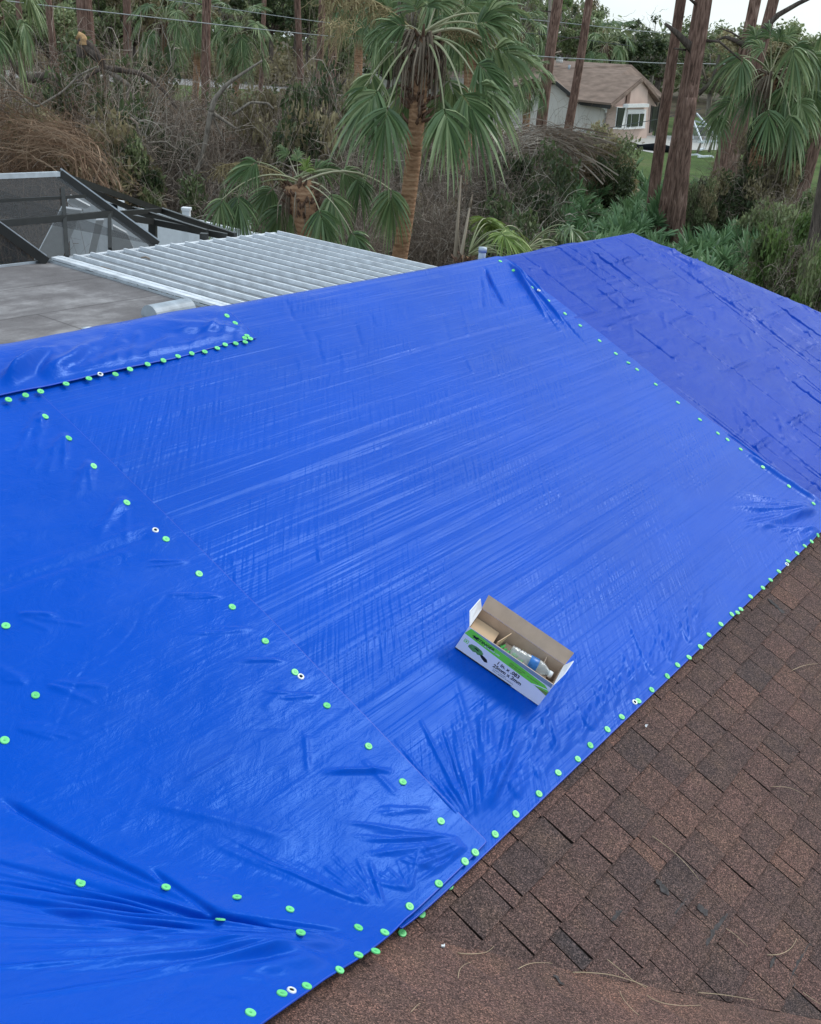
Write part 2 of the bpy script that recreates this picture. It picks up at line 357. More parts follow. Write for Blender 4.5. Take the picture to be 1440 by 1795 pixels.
for (a, c) in (((UL+.4, WB-.45), (UR2-.45, WB-.45)), ((UR2-.45, WB-.45), (UR2-.45, WF+.45)), ((UR2-.45, WF+.45), (UE-.45, WF+.45)), ((UE-.45, WF+.45), (UE-.45, -6.6)), ((UE-.45, -6.6), (-4.1, -6.6)), ((-4.1, -6.6), (-4.1, WR)), ((UL+.4, WR), (UL+.4, WB-.45))):
    A = P3(*a, -H); B_ = P3(*c, -H); b.bar(A+[0, 0, (ZE+H)/2], B_+[0, 0, (ZE+H)/2], .15, ZE+H-.06)
hb(b, 'wall', MT['stucco'])
b = MB()
for (a, c) in (((UL, WB+.01), (UR2, WB+.01)), ((UR2+.01, WB), (UR2+.01, WF)), ((UR2, WF-.01), (UE, WF-.01)), ((UE+.01, WF), (UE+.01, -7))):
    b.bar(P3(*a, ZE-.1), P3(*c, ZE-.1), .02, .16)
hb(b, 'fascia', MT['fascia'])

# shingle tabs on the open part of the main slope (one mesh: surface pattern)
def clip(poly, f):
    out = []
    for i in range(len(poly)):
        a, c = poly[i], poly[(i+1) % len(poly)]; fa, fc = f(a), f(c)
        if fa >= 0: out.append(a)
        if (fa >= 0) != (fc >= 0):
            t = fa/(fa-fc); out.append(tuple(a[k]+t*(c[k]-a[k]) for k in range(2)))
    return out
b = MB(); NRM = np.cross(CON, UPD*CS+np.array([0, 0, SS])); NRM *= np.sign(NRM[2])
EXP = .1315
def Pm(u, v, h): return P3(u, v*CS, C0+v*SS)+NRM*h
for k in range(-9, 6):
    v0 = .622+EXP*k; v1 = v0+EXP; u = -1.0+(k % 2)*.08+rng.random()*.05
    while u < 9.5:
        wd = rng.choice([.165, .165, .17, .15, .19, .06, .12], p=[.36, .2, .14, .1, .08, .06, .06]); gap = .0045
        tone = float(np.clip(rng.normal(.5, .2), 0, 1)); j = rng.normal(0, .0022, 4); sk = rng.normal(0, .002, 2)
        poly = [(u+gap/2+sk[0], v0+j[0]), (u+wd-gap/2+sk[1], v0+j[1]), (u+wd-gap/2, v1+.004), (u+gap/2, v1+.004)]
        vs = u+v0*CS
        if u+wd+v1*CS > 3.0 and u < 2+9:
            q = clip(poly, lambda p: p[0]+p[1]*CS-3.06)
            if len(q) >= 3:
                hh = lambda p: .0075*(1-(p[1]-v0)/(v1-v0))+.0015
                top = [Pm(p[0], p[1], hh(p)) for p in q]; bot = [Pm(p[0], p[1], -.008) for p in q]; n = len(q)
                b.add(np.array(top), [list(range(n))], tone)
                b.add(np.array(top+bot), [[i, i+n, (i+1) % n+n, (i+1) % n] for i in range(n)], .2, 1)
        u += wd
hb(b, 'shingle_tabs', [MT['shingle'], MT['edge']])
# woven valley: wing side is a smooth shingle sheet, lightly rolling, over the valley line
b = MB(); nu, nw = 330, 300
uu = np.linspace(-.4, 4.6, nu); ww = np.linspace(-1.2, 3.4, nw); U_, W_ = np.meshgrid(uu, ww, indexing='ij')
d_ = (U_+W_-3.06)/1.414                     # signed distance from the valley line, + on the main slope
ZN = C0+3.06*TS-U_*TS
cs_ = (-U_/CS)                              # course steps of the wing under the sheet show as soft rolls
ci = np.floor(U_/.131+.12*np.sin(W_*2)); fr_ = U_/.131+.12*np.sin(W_*2)-ci; ti = np.floor(W_/.17+ci*.43)
Z = ZN+.003+.0075*fr_*np.clip(-d_/.08, 0, 1)+.004*np.sin(W_*7+U_*3)
Z = Z+.005*np.clip((d_+.05)/.05, 0, 1)
keep = d_ < .035
V = loc(U_, W_, Z); idx = np.arange(nu*nw).reshape(nu, nw); kk = keep[:-1, :-1] & keep[1:, :-1] & keep[:-1, 1:] & keep[1:, 1:]
fq = np.stack([idx[:-1, :-1], idx[1:, :-1], idx[1:, 1:], idx[:-1, 1:]], -1)[kk]
tn = np.clip(.64+.36*np.modf(np.abs(np.sin(ci*12.9898+ti*78.233)*43758.5))[0]-.12*(fr_ > .9), 0, 1)
b.add(V.reshape(-1, 3), fq, tn.reshape(-1))
hb(b, 'valley_shingles', MT['shingle'], True)
# dark tar smears on the shingles
def smear(px, wpx, name='tar_patch'):
    pts = [hit(*p) for p in px]; b = MB(); rows = []
    P = np.array(pts); n = 14; t = np.linspace(0, len(P)-1, n); X = np.stack([np.interp(t, range(len(P)), P[:, i]) for i in (0, 1)], 1)
    T = np.gradient(X, axis=0); T /= np.linalg.norm(T, axis=1)[:, None]; N = np.stack([-T[:, 1], T[:, 0]], 1)
    wl = wpx/F*2.9/2*(.6+.6*rng.random(n)); wl[0] *= .3; wl[-1] *= .3
    for a in (-1, 0, 1):
        Q = X+N*(a*wl)[:, None]+rng.normal(0, .002, (n, 2)); rows.append([P3(q[0], q[1], float(zroof(q[0], q[1]))+.0088) for q in Q])
    V = np.array(rows).reshape(-1, 3); f = []
    for r in (0, 1):
        for i in range(n-1): f.append([r*n+i, r*n+i+1, (r+1)*n+i+1, (r+1)*n+i])
    b.add(V, f); hb(b, name, MT['tar'])
for px, w_ in (([(1150, 1545), (1172, 1572)], 16), ([(1183, 1606), (1212, 1572)], 9), ([(1238, 1662), (1254, 1632), (1276, 1606)], 9), ([(1222, 1590), (1240, 1606)], 18), ([(1072, 1618), (1090, 1600)], 8), ([(1384, 1733), (1402, 1690), (1425, 1652)], 12), ([(1350, 1700), (1358, 1680)], 6), ([(1347, 1052), (1375, 1078)], 16), ([(972, 1712), (985, 1730)], 9)):
    smear(px, w_)

# ------------------------------------------------------------------ tarps
def crest(a, b_, h, s, bend=0, tip=.25): return (np.array(a, float), np.array(b_, float), h, s, bend, tip)
def fan(o, A, B_, n, h, s, jit=.15, start=0.03):
    out = []; o = np.array(o); A = np.array(A)-o; B_ = np.array(B_)-o; h = h*min(1, max(.3, np.hypot(*A)/.5)); bs = .006*np.hypot(*A)
    for i in range(n):
        t = (i+rng.uniform(.1, .9))/n; d = A*(1-t)+B_*t; l = rng.uniform(1-jit*4, 1)
        out.append(crest(o+d*start, o+d*max(l, .25), h*rng.uniform(.5, 1.2), s*rng.uniform(.7, 1.3), rng.normal(0, bs), .3))
    return out
def apply(U, Wd, crests):
    D = np.zeros_like(U)
    for a, b_, h, s, bend, tip in crests:
        ab = b_-a; L_ = np.hypot(*ab)
        if L_ < 1e-4: continue
        t = ab/L_; n = np.array([-t[1], t[0]])
        lo = np.minimum(a, b_)-4*s-abs(bend); hi = np.maximum(a, b_)+4*s+abs(bend)
        m = (U > lo[0]) & (U < hi[0]) & (Wd > lo[1]) & (Wd < hi[1])
        if not m.any(): continue
        x = U[m]-a[0]; y = Wd[m]-a[1]; al = (x*t[0]+y*t[1])/L_; pe = x*n[0]+y*n[1]-bend*np.sin(np.clip(al, 0, 1)*PI)
        win = np.clip(al/tip, 0, 1)*np.clip((1-al)/tip, 0, 1); win = win*win*(3-2*win)
        D[m] += h*win*np.exp(-(pe/s)**2)
    return D
def vnoise(U, V, sx, sy, seed, oct_=3):
    r = np.random.default_rng(seed); out = 0*U; amp = 1
    for o in range(oct_):
        g = r.random((64, 64)); x = (U*sx*2**o) % 63; y = (V*sy*2**o) % 63; xi = x.astype(int); yi = y.astype(int); fx = x-xi; fy = y-yi
        fx = fx*fx*(3-2*fx); fy = fy*fy*(3-2*fy)
        out += amp*((g[xi, yi]*(1-fx)+g[xi+1, yi]*fx)*(1-fy)+(g[xi, yi+1]*(1-fx)+g[xi+1, yi+1]*fx)*fy-.5); amp *= .5
    return out
def tarp(name, U, Wd, lift, crests, mat, label, extra=None, k=.03, edge_lift=None):
    """U, Wd: plan coordinate grids (n x m)."""
    Z = zroof(U, Wd, k)+lift+apply(U, Wd, crests)
    if extra is not None: Z = Z+extra(U, Wd)
    Z = smax(Z, zroof(U, Wd, 0)+.010, .004)
    n, m = U.shape; V = loc(U, Wd, Z); idx = np.arange(n*m).reshape(n, m)
    fq = np.stack([idx[:-1, :-1], idx[1:, :-1], idx[1:, 1:], idx[:-1, 1:]], -1).reshape(-1, 4)
    o = V.reshape(-1, 3).mean(0).copy(); o[2] = V[..., 2].min()
    me = bpy.data.meshes.new(name); me.from_pydata((V.reshape(-1, 3)-o).tolist(), [], fq.tolist())
    uvl = me.uv_layers.new(name='UVMap'); uvp = np.stack([U.reshape(-1), Wd.reshape(-1)/CS], -1)[fq.reshape(-1)]
    uvl.data.foreach_set('uv', uvp.reshape(-1).astype(np.float32)); me.polygons.foreach_set('use_smooth', [True]*len(fq)); me.materials.append(mat); me.update()
    ob = bpy.data.objects.new(name, me); COL.objects.link(ob); ob.location = o
    if me.polygons[0].normal.z < 0: me.flip_normals()
    tag(ob, label, 'tarp', 'blue tarps pinned over the roof')
    # rolled hem round the edge
    b = MB(); ring = list(idx[0, :])+list(idx[1:, -1])+list(idx[-1, ::-1][1:])+list(idx[::-1, 0][1:-1]); ring = ring[::3]+[ring[0]]
    pts = V.reshape(-1, 3)[ring]-o; pts = pts-[0, 0, .003]; b.tube(pts, .0035, 5, cap=False); b.build('hem', MT['hem'], ob, True)
    return ob, (lambda u, w: float(np.asarray(zroof(u, w, k)+lift+apply(np.array([[u]]), np.array([[w]]), crests)+(extra(np.array([[u]]), np.array([[w]])) if extra is not None else 0)).reshape(-1)[0]))
def PX(x, y): return hit(x, y)

CORN = hit(835, 1495); 
s2 = [hitm(*p) for p in ((880, 453), (944, 510), (1020, 569), (1119, 646), (1229, 734), (1301, 786), (1386, 851), (1440, 888))]
s2w = np.array([p[1] for p in s2])[::-1]; s2u = np.array([p[0] for p in s2])[::-1]
LW = 1.303*CS
# C: the far sheet, stiff and creased, over the hip
n, m = 680, 300
wv = np.linspace(-.2, WR+.9, m); Wg = np.tile(wv, (n, 1)); ul = np.interp(wv, s2w, s2u)-.05
Ug = ul[None]+(np.linspace(0, 1, n)[:, None])*(UH+2.7-ul[None])
cC = []
for u0 in np.arange(5.8, 11.5, .168):                 # stiff creases down the slope where keyways show through
    w0 = rng.uniform(.2, 3.2)
    for _ in range(3):
        l = rng.uniform(.3, 1.2); a_ = rng.uniform(0, 3.4); cC.append(crest((u0+rng.normal(0, .02), a_), (u0+rng.normal(0, .04), a_+l), rng.choice([-.010, -.008, .009]), .010, rng.normal(0, .01), .2))
for kk in range(26):
    w0 = (.6+kk*EXP)*CS
    for _ in range(12):
        a_ = rng.uniform(5.8, 9.8); cC.append(crest((a_, w0+rng.normal(0, .006)), (a_+rng.uniform(.12, .45), w0+rng.normal(0, .01)), rng.choice([.013, .010, -.006]), .009, 0, .15))
for _ in range(330):
    a_ = np.array([rng.uniform(5.9, 9.5), rng.uniform(.8, 3.4)]); th = rng.uniform(-.6, .9); l = rng.uniform(.1, .45)
    cC.append(crest(a_, a_+l*np.array([math.cos(th), math.sin(th)]), rng.uniform(-.006, .009), .012, rng.normal(0, .02)))
apx = np.array([UH, WR])
cC += [crest(hitm(1100, 408), hitm(1232, 504), -.02, .03), crest(hitm(1180, 468), hitm(1388, 613), -.022, .028), crest(hitm(1150, 425), hitm(1262, 497), .018, .06), crest(hitm(1300, 545), hitm(1440, 655), -.014, .02),
       crest(hitm(1120, 420), hitm(1225, 478), -.02, .04), crest(hitm(1345, 560), hitm(1440, 620), -.012, .02)]
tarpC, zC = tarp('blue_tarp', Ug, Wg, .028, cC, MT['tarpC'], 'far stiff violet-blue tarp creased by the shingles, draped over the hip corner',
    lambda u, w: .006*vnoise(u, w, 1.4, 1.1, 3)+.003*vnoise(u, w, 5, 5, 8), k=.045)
# B: the big middle sheet
n, m = 720, 480
wv = np.linspace(LW, WR+.8, m); Wg = np.tile(wv, (n, 1)); ur = np.interp(wv, s2w, s2u)
Ug = 1.85+(np.linspace(0, 1, n)[:, None])*(ur[None]-1.85)
pxc = lambda *q: [hitm(*p) for p in q]
cB = []
cB += fan(hitm(835, 1488), hitm(640, 1290), hitm(1000, 1130), 44, .0065, .0065, .17, .12)
cB += fan(hitm(835, 1488), hitm(700, 1340), hitm(900, 1250), 22, .005, .0055, .15, .12)
cB += fan(hitm(870, 1462), hitm(780, 1180), hitm(1040, 1120), 12, .004, .012)
for (x, y) in ((905, 1428), (945, 1392), (979, 1355), (1013, 1331), (1035, 1307), (1065, 1279), (1090, 1257), (1117, 1230), (1143, 1210), (1170, 1186), (1208, 1152)):
    cB += fan(hitm(x, y), hitm(x-60, y-130), hitm(x+60, y-150), 7, .0060, .008, .2, .06)
cB += fan(hitm(1440, 905), hitm(1240, 860), hitm(1290, 960), 22, .010, .012, .16, .05)
cB += fan(hitm(1440, 940), hitm(1290, 930), hitm(1380, 985), 12, .009, .010)
cB += fan(hitm(885, 458), hitm(1030, 640), hitm(960, 580), 5, .014, .012, .05)
cB += [crest(hitm(886, 458), hitm(1035, 625), -.010, .012, .01), crest(hitm(888, 456), hitm(1000, 590), .024, .018), crest(hitm(892, 456), hitm(960, 530), .014, .010), crest(hitm(845, 472), hitm(885, 553), -.016, .012), crest(hitm(849, 472), hitm(868, 540), -.014, .012), crest(hitm(842, 490), hitm(846, 560), -.008, .012)]
cB += [crest(hitm(1262, 760), hitm(1440, 892), -.016, .014, -.01, .15), crest(hitm(1300, 800), hitm(1440, 895), .022, .03, 0, .2)]
cB += [crest(hitm(270, 932), hitm(700, 788), -.004, .014, 0, .1), crest(hitm(700, 788), hitm(1280, 600), -.003, .02)]
for _ in range(26):                                    # long taut bands along the courses
    w0 = rng.uniform(LW+.05, WR-.1); a_ = rng.uniform(2.2, 4.5); cB.append(crest((a_, w0), (a_+rng.uniform(1, 2.4), w0+rng.normal(0, .01)), rng.uniform(-.0022, .0022), rng.uniform(.01, .025)))
for _ in range(6):                                   # comb of short ripples
    x, y = rng.uniform(150, 1250), rng.uniform(520, 1350)
    if y < 800-.2*x or y > 1500-.25*abs(x-400): continue
    q = hitm(x, y)
    if q[1] < LW+.05 or q[1] > WR-.1: continue
    l = rng.uniform(20, 70)*(.5+y/1300); cB.append(crest(q, hitm(x-l*.08, y-l), rng.uniform(.0020, .0060), .007))
for _ in range(22):
    x, y = rng.uniform(450, 860), rng.uniform(500, 640); q = hitm(x, y); cB.append(crest(q, hitm(x+14, y+rng.uniform(25, 70)), rng.uniform(-.005, .003), .014))
tarpB, zB = tarp('blue_tarp', Ug, Wg, .036, cB, MT['tarpB'], 'large smooth middle tarp that the open nail box lies on',
    lambda u, w: .004*vnoise(u, w, 1.1, 2.3, 5)+.0016*np.sin(w*2*PI/(EXP*CS))*(.5+vnoise(u, w, 1.3, .7, 9)), k=.05)
# A: the near left sheet, from the ridge strip down through the valley (Coons patch)
def resamp(P, n):
    P = np.array(P); d = np.r_[0, np.cumsum(np.hypot(*np.diff(P, axis=0).T))]; t = np.linspace(0, d[-1], n); return np.stack([np.interp(t, d, P[:, 0]), np.interp(t, d, P[:, 1])], 1)
n, m = 800, 700
right = resamp([hitm(64, 700)+[.0, .06], hitm(160, 790), hitm(309, 940), hitm(470, 1100), hitm(650, 1286), hitm(780, 1422), hitm(850, 1496)], m)
bot = resamp([hitm(850, 1496), hitm(778, 1570), hitm(706, 1645), hit(646, 1690), hit(568, 1740), hit(478, 1806), hit(404, 1862), [.7, .95], [-.4, .7], [-.5, .68]], n)[::-1]
top = resamp([[-.5, 3.3], right[0]], n); left = resamp([[-.5, 3.3], bot[0]], m)
s_ = np.linspace(0, 1, n)[:, None, None]; t_ = np.linspace(0, 1, m)[None, :, None]
G = (1-t_)*top[:, None]+t_*bot[:, None]+(1-s_)*left[None]+s_*right[None]-((1-s_)*(1-t_)*top[0]+s_*(1-t_)*top[-1]+(1-s_)*t_*bot[0]+s_*t_*bot[-1])
cA = []
cA += fan(hit(674, 1639), hit(330, 1480), hit(660, 1500), 24, .0034, .0055, .18, .12)
cA += fan(hit(834, 1494), hit(560, 1455), hit(700, 1600), 30, .0042, .0060, .16, .12)
cA += fan(hit(718, 1591), hit(600, 1560), hit(740, 1500), 18, .0048, .006); cA += fan(hit(769, 1550), hit(640, 1520), hit(760, 1480), 14, .004, .006)
cA += fan(hit(628, 1679), hit(-260, 1480), hit(-260, 1640), 30, -.008, .009, .12, .04)
cA += fan(hit(628, 1679), hit(-200, 1560), hit(-100, 1800), 40, .0085, .009, .15, .04)
cA += fan(hit(595, 1706), hit(150, 1650), hit(250, 1795), 9, .009, .02, .16)
cA += [crest(hit(0, 1428), hit(300, 1590), -.014, .010, 0, .12), crest(hit(260, 1560), hit(392, 1634), -.014, .010, 0, .2), crest(hit(40, 1510), hit(420, 1640), -.012, .014), crest(hit(-80, 1560), hit(620, 1665), -.012, .009, 0, .1), crest(hit(-80, 1590), hit(560, 1672), -.012, .008, 0, .1), crest(hit(-80, 1535), hit(520, 1655), .008, .009, 0, .1), crest(hit(330, 1640), hit(628, 1679), .012, .012),
       crest(hit(0, 1600), hit(330, 1680), -.014, .016), crest(hit(240, 1430), hit(520, 1500), .004, .016, .01), crest(hit(360, 1500), hit(560, 1590), .004, .014)]
cA += [crest(hit(-60, 1050), hit(272, 938), .0028, .016, 0, .08), crest(hit(-60, 1070), hit(272, 958), -.003, .014, 0, .08)]   # factory seam
for (x, y) in ((350, 1005), (408, 1063), (466, 1123), (518, 1178), (574, 1236), (707, 1370), (774, 1439)):
    cA += fan(hit(x-3, y), hit(x-rng.uniform(120, 170), y-6), hit(x-rng.uniform(120, 170), y+16), 2, .009, .0065, .1, .08)
for (x, y) in ((10, 1097), (62, 1219), (8, 1298)): cA += fan(hit(x+4, y), hit(x+180, y-14), hit(x+150, y+55), 4, .006, .009, .15, .08); cA += fan(hit(x-4, y), hit(x-120, y-60), hit(x-120, y+10), 3, .008, .012)
for (x, y) in ((80, 729), (121, 767), (165, 816), (223, 880)): cA += fan(hit(x-3, y+3), hit(x-90, y+100), hit(x+10, y+110), 6, .005, .012, .2)
for (x, y) in ((628, 1631), (508, 1598), (415, 1576), (526, 1654), (537, 1734), (494, 1747), (439, 1781)): cA += fan(hit(x-4, y), hit(x-110, y-12), hit(x-90, y+18), 3, .005, .009, .2, .1)
cA += [crest(hit(535, 1300), hit(540, 1380), .003, .010), crest(hit(320, 1398), hit(420, 1338), .004, .006), crest(hit(460, 1270), hit(505, 1222), .003, .014), crest(hit(625, 1340), hit(700, 1420), .003, .012)]
for _ in range(120):
    q = np.array([rng.uniform(-.3, 2.0), rng.uniform(1.1, 3.2)]); th = rng.uniform(-.5, .7); l = rng.uniform(.06, .35)
    cA.append(crest(q, q+l*np.array([math.cos(th), math.sin(th)]), rng.uniform(-.0015, .0015), rng.uniform(.006, .012), rng.normal(0, .01)))
tarpA, zA = tarp('blue_tarp', G[..., 0], G[..., 1], .042, cA, MT['tarpA'], 'near left tarp sagging into the roof valley, with deep folds at its bottom corner',
    lambda u, w: .009*vnoise(u, w, 1.7, 1.9, 15)+.003*vnoise(u, w, 5, 7, 19), k=.07)
# D: the strip wrapped over the ridge at the upper left
n, m = 330, 130
lowD = resamp([hitm(-400, 810), hitm(-100, 744), hitm(0, 714), hitm(70, 699), hitm(200, 668), hitm(300, 644), hitm(400, 615), hitm(450, 606)], n)
upD = resamp([[lowD[0][0], WR+.9], [hitm(398, 560)[0]+.03, WR+.9]], n)
t_ = np.linspace(0, 1, m)[None, :, None]; G = lowD[:, None]*(1-t_)+upD[:, None]*t_
e = hitm(444, 600)
cD = fan(hitm(438, 595), hitm(150, 600), hitm(330, 560), 8, .006, .015, .15)
cD += [crest(hitm(70, 688), hitm(420, 596), .010, .02, .0, .1), crest(hitm(120, 668), hitm(330, 605), .008, .02)]
cD += fan(hitm(0, 702), hitm(140, 600), hitm(60, 640), 6, .012, .025, .12); cD += fan(hitm(70, 687), hitm(240, 600), hitm(140, 600), 6, .010, .022, .12)
for x in range(-60, 420, 26): cD += [crest(hitm(x, 700-.22*x), hitm(x+rng.uniform(20, 70), 700-.22*x-rng.uniform(30, 90)), rng.uniform(.003, .009), .018)]
tarpD, zD = tarp('blue_tarp', G[..., 0], G[..., 1], .050, cD, MT['tarpA'], 'narrow tarp strip wrapped over the ridge at the upper left beside the flat roof',
    lambda u, w: .010*vnoise(u, w, 1.6, 2.4, 25)+.004*vnoise(u, w, 5, 6, 29)+.02*np.exp(-((w-WR)/.12)**2)*(1+vnoise(u, w, 2, 1, 31)), k=.09)

# ------------------------------------------------------------------ caps and eyelets
def cap_proto():
    b = MB(); n = 18; r = [0, .003, .0045, .0108, .0122, .0127, .0127]; z = [.0008, .0008, .0014, .0018, .0016, .0008, -.002]
    V = [(0, 0, z[0])]; f = []
    for a, h in zip(r[1:], z[1:]): V += [(a*math.cos(2*PI*i/n), a*math.sin(2*PI*i/n), h) for i in range(n)]
    for i in range(n): f.append([0, 1+i, 1+(i+1) % n])
    for k in range(len(r)-2):
        for i in range(n): f.append([1+k*n+i, 1+(k+1)*n+i, 1+(k+1)*n+(i+1) % n, 1+k*n+(i+1) % n])
    b.add(V, f); b.add([(0, 0, .0024)]+[(.0036*math.cos(2*PI*i/10), .0036*math.sin(2*PI*i/10), .0020) for i in range(10)], [[0, 1+i, 1+(i+1) % 10] for i in range(10)], mi=1); return b
def frame_at(u, w, zf):
    e_ = .012; zu = (zf(u+e_, w)-zf(u-e_, w))/(2*e_); zw = (zf(u, w+e_)-zf(u, w-e_))/(2*e_)
    zu, zw = .6*zu+.4*(zroof(u+.05, w)-zroof(u-.05, w))/.1, .6*zw+.4*(zroof(u, w+.05)-zroof(u, w-.05))/.1
    nrm = Vector(np.array([0, 0, 1.0])-zu*CON-zw*UPD).normalized(); x = Vector(CON); x = (x-nrm*x.dot(nrm)).normalized(); y = nrm.cross(x)
    M_ = Matrix((x, y, nrm)).transposed().to_4x4(); M_.translation = Vector(P3(u, w, zf(u, w))); return M_
ORD = ['first', 'second', 'third', 'fourth', 'fifth', 'sixth', 'seventh', 'eighth', 'ninth', 'tenth', 'eleventh', 'twelfth', 'thirteenth', 'fourteenth', 'fifteenth', 'sixteenth', 'seventeenth', 'eighteenth', 'nineteenth', 'twentieth', 'twenty-first', 'twenty-second', 'twenty-third', 'twenty-fourth', 'twenty-fifth', 'twenty-sixth', 'twenty-seventh', 'twenty-eighth', 'twenty-ninth', 'thirtieth', 'thirty-first', 'thirty-second', 'thirty-third', 'thirty-fourth']
capm = None
def put_cap(px, zf, label, group):
    global capm
    u, w = hit(*px)
    for _ in range(4):                     # settle the cap on the wrinkled sheet along its own line of sight
        d = ray(*px); t = (zf(u, w))/d[2]; u, w = .5*u+.5*(d@CON)*t, .5*w+.5*(d@UPD)*t
    Mx = frame_at(u, w, zf); Mx.translation += Mx.col[2].xyz*.0022
    if capm is None:
        o = cap_proto().build('roofing_nail', [MT['cap'], MT['capd']], None, True); capm = o
    else: o = link_copy(capm)
    o.matrix_world = Mx @ Matrix.Rotation(rng.normal(0, .09), 4, 'X') @ Matrix.Rotation(rng.uniform(0, 6), 4, 'Z') @ Matrix.Diagonal((rng.uniform(.93, 1.05), 1, 1, 1)); tag(o, label, 'roofing nail', group)
rows = [
 ('from the left along the bottom edge of the ridge strip', 'green caps along the bottom of the ridge strip', zD, [(14.7,700.5),(44.7,692.7),(71,686),(115.7,672.7),(155.7,663.3),(202.3,656),(227.7,647),(258.7,638.3),(286.3,631.7),(312,624.3),(336,619.3),(359,616.3),(381,610),(394.7,603.7),(413.3,601.7),(430,599.3)]),
 ('from the left in the tight cluster ending the ridge strip', 'green caps clustered at the end of the ridge strip', zD, [(429,592.3),(432.7,588),(439,593.3)]),
 ('above the tight cluster, up the short strip end', 'green caps up the short end of the ridge strip', zD, [(412.3,566),(397.7,553.3)]),
 ('from the top down the near left tarp seam', 'green caps down the near seam', zA, [(80,729),(121,767),(165,816),(223,880),(292,944),(350,1005),(408,1063),(466,1123),(518,1177.5),(574,1236),(647,1307.5),(707,1370),(774,1439),(834,1494)]),
 ('from the top at the left frame edge', 'green caps in the open near left tarp', zA, [(10,1097),(62,1219),(8,1298)]),
 ('from the left in the row above the valley folds', 'green caps across the valley folds', zA, [(141,1549),(291,1561),(415,1576),(508,1598),(628,1631),(674,1639)]),
 ('from the left down among the valley folds', 'green caps among the deep valley folds', zA, [(386,1634),(526,1654),(628,1679)]),
 ('from the bottom along the near left tarp edge', 'green caps along the near tarp edge', zA, [(439,1781),(494,1747),(537.5,1734),(595,1706),(658,1672.5),(718,1590.6),(769,1550),(815,1511)]),
 ('up from the corner, middle tarp edge beside shingles', 'green caps along the lower edge of the middle tarp', zB, [(868,1463),(904.5,1427.6),(945,1392),(978.6,1355),(1013,1331),(1035,1307),(1065,1279),(1090,1257),(1119,1229),(1142.6,1209.5),(1170,1185.6),(1188,1166),(1208,1152.5),(1228,1134),(1243,1113),(1264,1094.4),(1283,1077),(1293,1074),(1299,1068),(1316,1046),(1337.5,1030.6),(1351,1016.7),(1365.6,1001.7),(1381.7,983.6),(1397.5,969.7),(1411,957),(1423,949),(1434,938)]),
 ('from the ridge down the far creased tarp seam', 'green caps down the far seam', zB, [(879.6,456),(903,473),(935.4,502),(963.5,525),(993,548),(1019.6,568.8),(1053.5,595.4),(1082,618),(1104,634),(1119.4,646),(1152,672),(1191,703.8),(1229.4,733.7),(1261,757.8),(1278,769),(1301,786),(1340,817),(1385.7,850.6),(1428.7,881)]),
]
for desc, grp, zf, pts in rows:
    for i, p in enumerate(pts):
        if zf is zB and p in rows[-1][3]: p = (p[0]-2.2, p[1]+1.5)
        elif zf is zA and p in rows[3][3]: p = (p[0]-1, p[1]+1)
        put_cap(p, zf, 'round green cap, %s %s' % (ORD[i], desc), grp)
zS = lambda u, w: float(zroof(np.float64(u), np.float64(w)))+.012
for i, p in enumerate([(788, 1553), (739, 1602), (705, 1636)]): put_cap(p, zS, 'green cap half under the near tarp edge, %s from the top' % ORD[i], 'green caps half under the near tarp edge')
def eyelet(px, zf, par):
    u, w = hit(*px)
    for _ in range(4): d = ray(*px); t = (zf(u, w))/d[2]; u, w = .5*u+.5*(d@CON)*t, .5*w+.5*(d@UPD)*t
    Mx = frame_at(u, w, zf); b = MB(); n = 20; V = []; f = []
    prof = [(.0055, -.003), (.0060, .0028), (.0085, .0042), (.0112, .0032), (.0120, .0)]
    for r, z in prof: V += [(r*math.cos(2*PI*i/n), r*math.sin(2*PI*i/n), z) for i in range(n)]
    for k in range(len(prof)-1):
        for i in range(n): f.append([k*n+i, (k+1)*n+i, (k+1)*n+(i+1) % n, k*n+(i+1) % n])
    b.add(V, f, mi=0); b.add([(.0056*math.cos(2*PI*i/n), .0056*math.sin(2*PI*i/n), .0022) for i in range(n)], [list(range(n))], mi=1)
    o = b.build('eyelet', [MT['steelw'], MT['dark']], par, True); bpy.context.view_layer.update(); o.matrix_world = Mx
    o.matrix_parent_inverse = Matrix(); o.matrix_local = par.matrix_world.inverted() @ Mx
eyelet((175.7, 655.5), zD, tarpD); eyelet((272.5, 929), zA, tarpA); eyelet((527.5, 1186), zA, tarpA); eyelet((511, 1741), zA, tarpA)
eyelet((1380, 989), zB, tarpB); eyelet((1113, 1231), zB, tarpB); eyelet((944.6, 510.5), zB, tarpB)

# ------------------------------------------------------------------ open nail box lying on the middle tarp
q0, q1 = hitm(797.5, 1136.7), hitm(944, 1238)
def settle(px, q):
    u, w = q
    for _ in range(5): d = ray(*px); t = zB(u, w)/d[2]; u, w = .5*u+.5*(d@CON)*t, .5*w+.5*(d@UPD)*t
    return np.array([u, w])
q0, q1 = settle((797.5, 1136.7), q0), settle((944, 1238), q1)
BO = P3(q0[0], q0[1], zB(*q0)+.004); B1 = P3(q1[0], q1[1], zB(*q1)+.004)
BA = B1-BO; BL = np.linalg.norm(BA); BA /= BL; BB = np.cross(NRM, BA); BB /= np.linalg.norm(BB)
if BB@CON < 0: BB = -BB
BN = np.cross(BA, BB); BN *= np.sign(BN[2])
BH, BW = .120, .130
MT['card'] = simple('brown_cardboard', (.5, .375, .285), .85, .2, var=.07, scale=25)
MT['card2'] = simple('pale_cardboard', (.6, .43, .28), .85, .2, var=.05, scale=25)
MT['white'] = simple('white_print', (.86, .88, .94), .45, .4, var=.03)
MT['green'] = simple('green_print', (.2, .74, .07), .4, .4, var=.04)
MT['olive'] = simple('olive_print', (.2, .3, .06), .4, .4)
